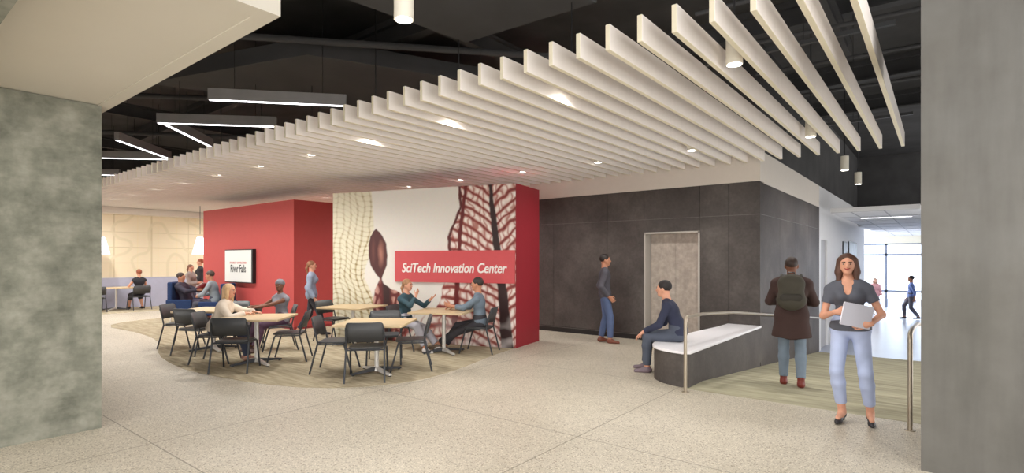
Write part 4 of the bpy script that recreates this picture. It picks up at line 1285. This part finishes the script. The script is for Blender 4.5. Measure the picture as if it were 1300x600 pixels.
m.v = [tuple(Mx @ Vector(p)) for p in m.v]; m.build('laptop_base', mat('laptop_silver', (240, 238, 248), 0.5, 0.0), lp, bevel=0.002)
m = MB().prism(rot_round(0.141, 0.111, 0.012), -0.0145, -0.0095); m.v = [tuple(Mx @ Vector(p)) for p in m.v]
m.build('laptop_lid', mat('laptop_silver2', (206, 206, 218), 0.35, 0.0), lp)
for sx in (-1, 1):
    for sy in (-1, 1):
        m = MB().lathe([(0.007, 0.0), (0.007, 0.003)], 10); m.v = [tuple(LM @ Matrix.Translation((sx * 0.122, 0, sy * 0.092)) @ Matrix.Rotation(R(-90), 4, 'X') @ Vector((a, b, c + 0.0075))) for a, b, c in m.v]
        m.build('rubber_foot', M_BLACK, lp)

# 2 man walking away with a backpack -----------------------------------------------------
zr = lambda y: 0.0 if y < RY0 else (y - RY0) * RZ1 / (RY1 - RY0)
mx, my = -1.60, 8.15
pr, D2 = person((mx, my, zr(my)), 100, 'man seen from behind on the ramp in a long dark coat with an olive backpack', h=1.76, skin='brown', vox=0.008,
       pelvis=(0, 0.0, 0.955), hands={1: (0.10, 0.30, 1.13), -1: (-0.10, 0.30, 1.13)}, elbows={1: (1, -0.6, -0.5), -1: (-1, -0.6, -0.5)}, palms=((0, -1, 0), (0, -1, 0)), hdirs=((-0.6, 0.5, 0.2), (0.6, 0.5, 0.2)),
       feet={1: (0.115, -0.12, 0.10), -1: (-0.10, 0.10, 0.075)}, knees={1: (0.05, 1, 0), -1: (-0.05, 1, 0)}, toes=(8, -6),
       coat=((62, 42, 38), 0.30), top=((70, 60, 54), 0.3, 0.0, 0.008), bottom=((118, 132, 146), 0.93, 0.008), shoes=(118, 44, 34, 1), hair=((52, 36, 28), 'buzz'), face_detail=False)
m = Field(0.007)
ch = D2['chest']; 
m.seg(ch + np.array([-.07, -.20, .10]), ch + np.array([.07, -.20, .10]), .095, .095, .03, flat=(0, 1, 0), ff=.75)
m.seg(ch + np.array([-.08, -.21, -.12]), ch + np.array([.08, -.21, -.12]), .10, .10, .12, flat=(0, 1, 0), ff=.85)
m.seg(ch + np.array([0, -.205, .10]), ch + np.array([0, -.21, -.12]), .13, .14, .04, flat=(0, 1, 0), ff=.6)
bp = empty('backpack', (mx, my, zr(my)), R(10), 'olive grey backpack worn by the man in the dark coat', 'backpack')
m.build('pack_body', mat('pack_olive', (64, 60, 50), 0.8, var=.1), bp)
m = Field(0.006); m.seg(ch + np.array([-.09, -.29, -.08]), ch + np.array([.09, -.29, -.08]), .05, .05, .02, flat=(0, 1, 0), ff=.4)
m.build('front_pocket', mat('pack_olive_dark', (54, 50, 43), 0.8), bp)
for q in (1, -1):
    MB().tube([tuple(ch + np.array(p)) for p in ((q * .10, -.16, .17), (q * .115, -.08, .215), (q * .12, 0.03, .20), (q * .125, .135, .10), (q * .13, .13, -.05), (q * .15, -.02, -.15), (q * .13, -.14, -.19))], .017, 8).build('strap', mat('pack_olive_dark', (54, 50, 43), 0.8), bp, smooth=True)
MB().tube([tuple(ch + np.array(p)) for p in ((-.04, -.17, .19), (-.035, -.20, .25), (.035, -.20, .25), (.04, -.17, .19))], .009, 8).build('grab_handle', M_BLACK, bp, smooth=True)

# 3 man sitting on the bench -----------------------------------------------------------
person((-2.98, 7.66, 0.0), 196, 'man in navy sweater and grey trousers sitting on the curved bench', h=1.78, skin='light', vox=0.008, sit=True,
       pelvis=(0, 0, 0.575), lean=24, head_yaw=-8, head_pitch=6,
       hands={1: (0.13, 0.46, 0.60), -1: (-0.15, 0.48, 0.60)}, elbows={1: (0.6, -1, -0.2), -1: (-0.6, -1, -0.2)}, palms=((0, 0, -1), (0, 0, -1)), hdirs=((0, .8, -.6), (0.1, .8, -.6)),
       feet={1: (0.12, 0.50, 0.088), -1: (-0.13, 0.44, 0.088)}, knees={1: (0.1, 1, .8), -1: (-0.1, 1, .8)}, toes=(8, -8),
       top=((44, 48, 70), 1.95, -0.03, 0.014, 'sweater'), bottom=((76, 82, 96), 0.94, 0.012), shoes=(112, 96, 104), hair=((34, 28, 28), 'short'))
# 4 man standing by the black wall ------------------------------------------------------
person((-5.27, 9.62, 0.0), 32, 'dark haired man in grey jacket and blue jeans standing before the black panelled wall', h=1.76, skin='tan', vox=0.009,
       pelvis=(0, 0, .96), hands={1: (0.19, 0.07, .93), -1: (-0.19, 0.05, .92)}, elbows={1: (.5, -1, -.3), -1: (-.5, -1, -.3)}, palms=((-1, 0, 0), (1, 0, 0)), hdirs=((0, .7, -.7), (0, .7, -.7)),
       feet={1: (0.13, 0.10, 0.088), -1: (-0.11, -0.07, 0.088)}, knees={1: (0, 1, 0), -1: (0, 1, 0)}, toes=(12, -10),
       top=((78, 76, 84), 1.95, -0.12, 0.02, 'jacket'), bottom=((84, 100, 136), 0.95, 0.01), shoes=(122, 66, 48), neckline='collar', hair=((36, 28, 26), 'short'))
# 5 man walking in the corridor ---------------------------------------------------------
person((-0.97, 27.6, -0.79), 186, 'man in light blue shirt walking through the bright corridor beyond the ramp', h=1.84, skin='tan', vox=0.012,
       pelvis=(0, 0, .96), hands={1: (0.22, 0.14, .84), -1: (-0.22, -0.10, .86)}, elbows={1: (.3, -1, -.3), -1: (-.3, -1, -.6)},
       feet={1: (0.07, 0.22, 0.10), -1: (-0.07, -0.24, 0.12)}, toes=(5, -5),
       top=((120, 140, 196), 1.5, -0.10, 0.016), bottom=((104, 102, 112), 0.95, 0.01), shoes=(60, 52, 52), hair=((56, 44, 44), 'short'), face_detail=False)
q = np.array([0, 0, H]) + (FW + RT * (1111 - CX) / F) * 24.5
person((q[0], q[1], -0.79), 300, 'far person in pale pink top standing in the glare of the corridor', h=1.63, female=True, skin='pale', vox=0.012,
       hands={1: (.2, .12, .85), -1: (-.2, .12, .85)}, top=((232, 172, 172), 1.9, -0.1, 0.03), bottom=((214, 208, 208), 0.95, 0.01), shoes=(160, 150, 150), hair=((150, 120, 104), 'long'), face_detail=False)

SEAT = 0.53
def sitter(x, y, face, label, **k):
    base = dict(sit=True, pelvis=(0, -0.06, SEAT), vox=0.009)
    base.update(k)
    return person((x, y, 0.004), face, label, **base)
# 7 woman in teal at the mural table
sitter(-7.70, 6.60, 16, 'woman with pulled back blonde hair in teal sweater and pale trousers, gesturing with raised hands', h=1.68, female=True, skin='light', lean=6, twist=-6, head_yaw=8,
       hands={1: (0.03, 0.20, 0.98), -1: (-0.16, 0.40, .92)}, elbows={1: (1, -0.3, -.8), -1: (-.6, -0.4, -1)}, palms=((-.3, -1, .2), (0.2, 0, 1)), hdirs=((-.5, .1, .85), (0.1, .8, .5)), curl=(.2, .3),
       feet={1: (0.22, 0.52, 0.085), -1: (-0.02, 0.62, 0.10)}, knees={1: (0.35, 1, .8), -1: (0.1, 1, .9)}, toes=(10, 0),
       top=((52, 78, 88), 1.8, -0.04, 0.012, 'sweater'), bottom=((178, 176, 186), 0.90, 0.018), shoes=(220, 216, 216), hair=((160, 118, 84), 'ponytail'))
# 8 man in grey shirt
sitter(-6.50, 7.18, 212, 'dark haired man in grey blue shirt sitting at the mural table with crossed ankles', h=1.76, skin='tan', lean=5, head_yaw=0, head_pitch=0,
       hands={1: (0.05, 0.42, .79), -1: (-0.1, 0.45, .82)}, elbows={1: (.6, -1, -.6), -1: (-.6, -1, -.6)}, palms=((-.3, 0, -1), (1, 0, .3)), hdirs=((-.2, 1, 0), (.2, .9, .3)),
       feet={1: (0.05, 0.60, 0.088), -1: (0.0, 0.74, 0.12)}, knees={1: (0.2, 1, .8), -1: (-0.1, 1, .9)}, toes=(10, -5),
       top=((108, 122, 136), 1.6, -0.05, 0.013), bottom=((58, 56, 62), 0.88, 0.012), shoes=(104, 88, 72), neckline='collar', hair=((52, 42, 38), 'short'))
# 9 woman walking by the red block
person((-10.76, 6.52, 0.004), 50, 'woman in light blue shirt and dark trousers walking past the red block corner', h=1.64, female=True, skin='light', vox=0.01,
       pelvis=(0, 0, .88), hands={1: (0.20, 0.10, .80), -1: (-0.19, -0.06, .80)}, elbows={1: (.3, -1, -.3), -1: (-.3, -1, -.3)},
       feet={1: (0.06, 0.24, 0.10), -1: (-0.07, -0.28, 0.13)}, toes=(5, -5), top=((144, 156, 178), 1.85, -0.12, 0.022), bottom=((52, 50, 58), 0.95, 0.008), shoes=(44, 40, 42), hair=((138, 92, 62), 'ponytail'), neckline='collar')
# 10 blonde woman leaning on the table
sitter(-9.16, 3.92, 50, 'blonde woman in cream blouse leaning forward over the table, seen from her side', h=1.68, female=True, skin='light', lean=24, head_yaw=-14, head_pitch=6,
       hands={1: (0.16, 0.44, .785), -1: (-0.08, 0.50, .785)}, elbows={1: (.7, -.8, -.5), -1: (-1, -.5, -.3)}, palms=((0, 0, -1), (0, 0, -1)), hdirs=((-.6, .8, 0), (.5, .8, 0)),
       feet={1: (0.14, 0.46, 0.085), -1: (-0.12, 0.36, 0.085)}, top=((222, 208, 192), 1.9, -0.04, 0.026, 'blouse'), bottom=((52, 58, 78), 0.95, 0.01), shoes=(150, 110, 96), hair=((206, 170, 128), 'long'))
# 11 woman in the grey cap
sitter(-9.56, 5.13, 262, 'smiling woman with grey cap and sleeveless grey top sitting behind the table', h=1.66, female=True, skin='brown', lean=4, twist=18, head_yaw=22,
       hands={1: (0.16, 0.42, .80), -1: (-0.12, 0.44, .79)}, elbows={1: (1, -.4, -.6), -1: (-1, -.4, -.6)}, palms=((-.3, 0, -1), (.3, 0, -1)), hdirs=((-.8, .6, .1), (.6, .7, 0)),
       feet={1: (0.16, 0.44, 0.085), -1: (-0.14, 0.46, 0.085)}, top=((132, 130, 138), 0.12, -0.04, 0.012, 'sleeveless_top'), bottom=((84, 58, 78), 0.92, 0.02), shoes=(90, 70, 66), cap=(116, 116, 122))
# 12 man with teal strap, seen from behind
p12 = (-14.72, 6.2)
person((p12[0], p12[1], 0.004), 228, 'dark haired man in grey shirt, seen from behind in the right navy chair', h=1.76, skin='tan', vox=0.012, sit=True, pelvis=(0, 0.0, .58), lean=14,
       hands={1: (0.15, 0.38, .72), -1: (-0.12, 0.38, .72)}, elbows={1: (1, -.5, -.3), -1: (-1, -.5, -.3)}, feet={1: (.13, .5, .088), -1: (-.13, .5, .088)},
       top=((134, 142, 148), 1.8, -0.05, 0.016), bottom=((66, 68, 80), 0.95, 0.01), shoes=(50, 46, 46), hair=((70, 56, 48), 'short'), face_detail=False)
# 13 man reading
person((-15.92, 5.96, 0.004), 40, 'man in dark jacket reclining in the navy chair and reading from a thin booklet', h=1.78, skin='tan', vox=0.011, sit=True, pelvis=(0, -0.0, .52), lean=-20, head_pitch=-14,
       hands={1: (0.14, 0.36, .84), -1: (-0.14, 0.36, .84)}, elbows={1: (1, -.5, -.6), -1: (-1, -.5, -.6)}, feet={1: (.13, .5, .088), -1: (-.13, .5, .088)},
       top=((52, 48, 62), 1.95, -0.08, 0.026, 'jacket'), bottom=((66, 60, 78), 0.95, 0.02), shoes=(40, 38, 40), hair=((60, 44, 38), 'short'))
bk = empty('booklet', (-15.92, 5.96, 0.004), R(-50), 'open white booklet held by the man reading in the navy chair', 'booklet')
m = MB().box(-0.17, 0.0, 0, 0.24, -0.004, 0.004, Matrix.Translation((0, .34, .88)) @ Matrix.Rotation(R(35), 4, 'X') @ Matrix.Rotation(R(12), 4, 'Y'))
m.box(0.0, 0.17, 0, 0.24, -0.004, 0.004, Matrix.Translation((0, .34, .88)) @ Matrix.Rotation(R(35), 4, 'X') @ Matrix.Rotation(R(-12), 4, 'Y'))
m.build('pages', mat('paper', (228, 216, 210), .7), bk)
m = MB().box(-0.175, 0.175, -0.005, 0.245, -0.014, -0.010, Matrix.Translation((0, .34, .872)) @ Matrix.Rotation(R(35), 4, 'X'))
m.build('cover', mat('cover_red', (184, 70, 84), .6), bk)
# 14, 15 standing far group
q = np.array([0, 0, H]) + (FW + RT * (242 - CX) / F) * 16.4
person((q[0], q[1], 0.0), 40, 'woman with reddish brown hair and pale scarf standing left of the red block', h=1.52, female=True, skin='light', vox=0.012,
       hands={1: (.05, .25, .95), -1: (-.05, .28, .95)}, top=((150, 138, 132), 1.9, -0.12, 0.03, 'cardigan'), bottom=((88, 90, 108), 0.95, 0.01), shoes=(60, 50, 50), hair=((122, 78, 56), 'ponytail'), face_detail=False)
q = np.array([0, 0, H]) + (FW + RT * (254.5 - CX) / F) * 17.4
person((q[0], q[1], 0.0), 250, 'red haired person in black coat half hidden behind the red block edge', h=1.70, female=True, skin='light', vox=0.012,
       hands={1: (.1, .25, 1.0), -1: (-.1, .25, 1.0)}, top=((44, 42, 46), 1.9, -0.2, 0.03, 'coat'), bottom=((150, 152, 166), 0.95, 0.01), shoes=(60, 50, 50), hair=((156, 84, 56), 'short'), face_detail=False)
# 16 far seated
person((-20.85, 6.36, 0.004), 182, 'red haired person in black strappy top seated at the far wall, back to camera', h=1.68, female=True, skin='light', vox=0.012, sit=True, pelvis=(0, -0.04, .575), lean=4,
       hands={1: (.16, .36, .80), -1: (-.16, .36, .80)}, feet={1: (.2, .3, .088), -1: (-.12, .5, .088)}, top=((40, 40, 46), 0.05, -0.04, 0.012, 'strap_top'), bottom=((60, 56, 60), 0.35, 0.01), shoes=(40, 38, 40), hair=((146, 78, 52), 'short'), face_detail=False)

# ------------------------------------------------------------------ light and camera
w = bpy.data.worlds.new('World'); SC.world = w; w.use_nodes = True
bg = w.node_tree.nodes['Background']
bg.inputs['Color'].default_value = (1.0, 0.975, 0.95, 1); bg.inputs['Strength'].default_value = 1.75
def area(loc, rot, sx, sy, e, col, name='daylight'):
    l = bpy.data.lights.new(name, 'AREA'); l.shape = 'RECTANGLE'; l.size = sx; l.size_y = sy; l.energy = e; l.color = col
    o = bpy.data.objects.new(name, l); COL.objects.link(o); o.location = loc; o.rotation_euler = rot
    return o
# daylight through the glazed corridor end
area((-1.5, 36.5, 1.5), (R(-90), 0, 0), 10, 4, 210, (0.93, 0.97, 1.0))
# side light added past the corridor corner to brighten it, no window there
area((-5.0, 30.5, 1.5), (R(90), 0, R(90 + 180)), 6, 3.5, 100, (0.95, 0.98, 1.0))
# unseen fill light with no fixture, brightening the far cafe wall
area((-20.0, 5.5, 3.35), (0, 0, 0), 1.5, 8, 28, (1.0, 0.97, 0.93), 'cove')

cam = bpy.data.cameras.new('Camera'); co = bpy.data.objects.new('Camera', cam); COL.objects.link(co)
cam.sensor_fit = 'HORIZONTAL'; cam.sensor_width = 36.0; cam.lens = 36.0 * F / 1300.0
cam.shift_x = 0.0; cam.shift_y = (HY - 300.0) / 1300.0
cam.clip_start = 0.05; cam.clip_end = 200
co.location = (0, 0, H); co.rotation_euler = (R(90), 0, YAW)
SC.camera = co
vs = SC.view_settings
SC.display_settings.display_device = 'sRGB'
vs.view_transform = 'Standard'; vs.look = 'None'; vs.exposure = 1.0; vs.gamma = 1.0; vs.use_curve_mapping = False
SC.cycles.use_denoising = True
SC.cycles.max_bounces = 8
SC.cycles.diffuse_bounces = 6
SC.cycles.sample_clamp_indirect = 4.0
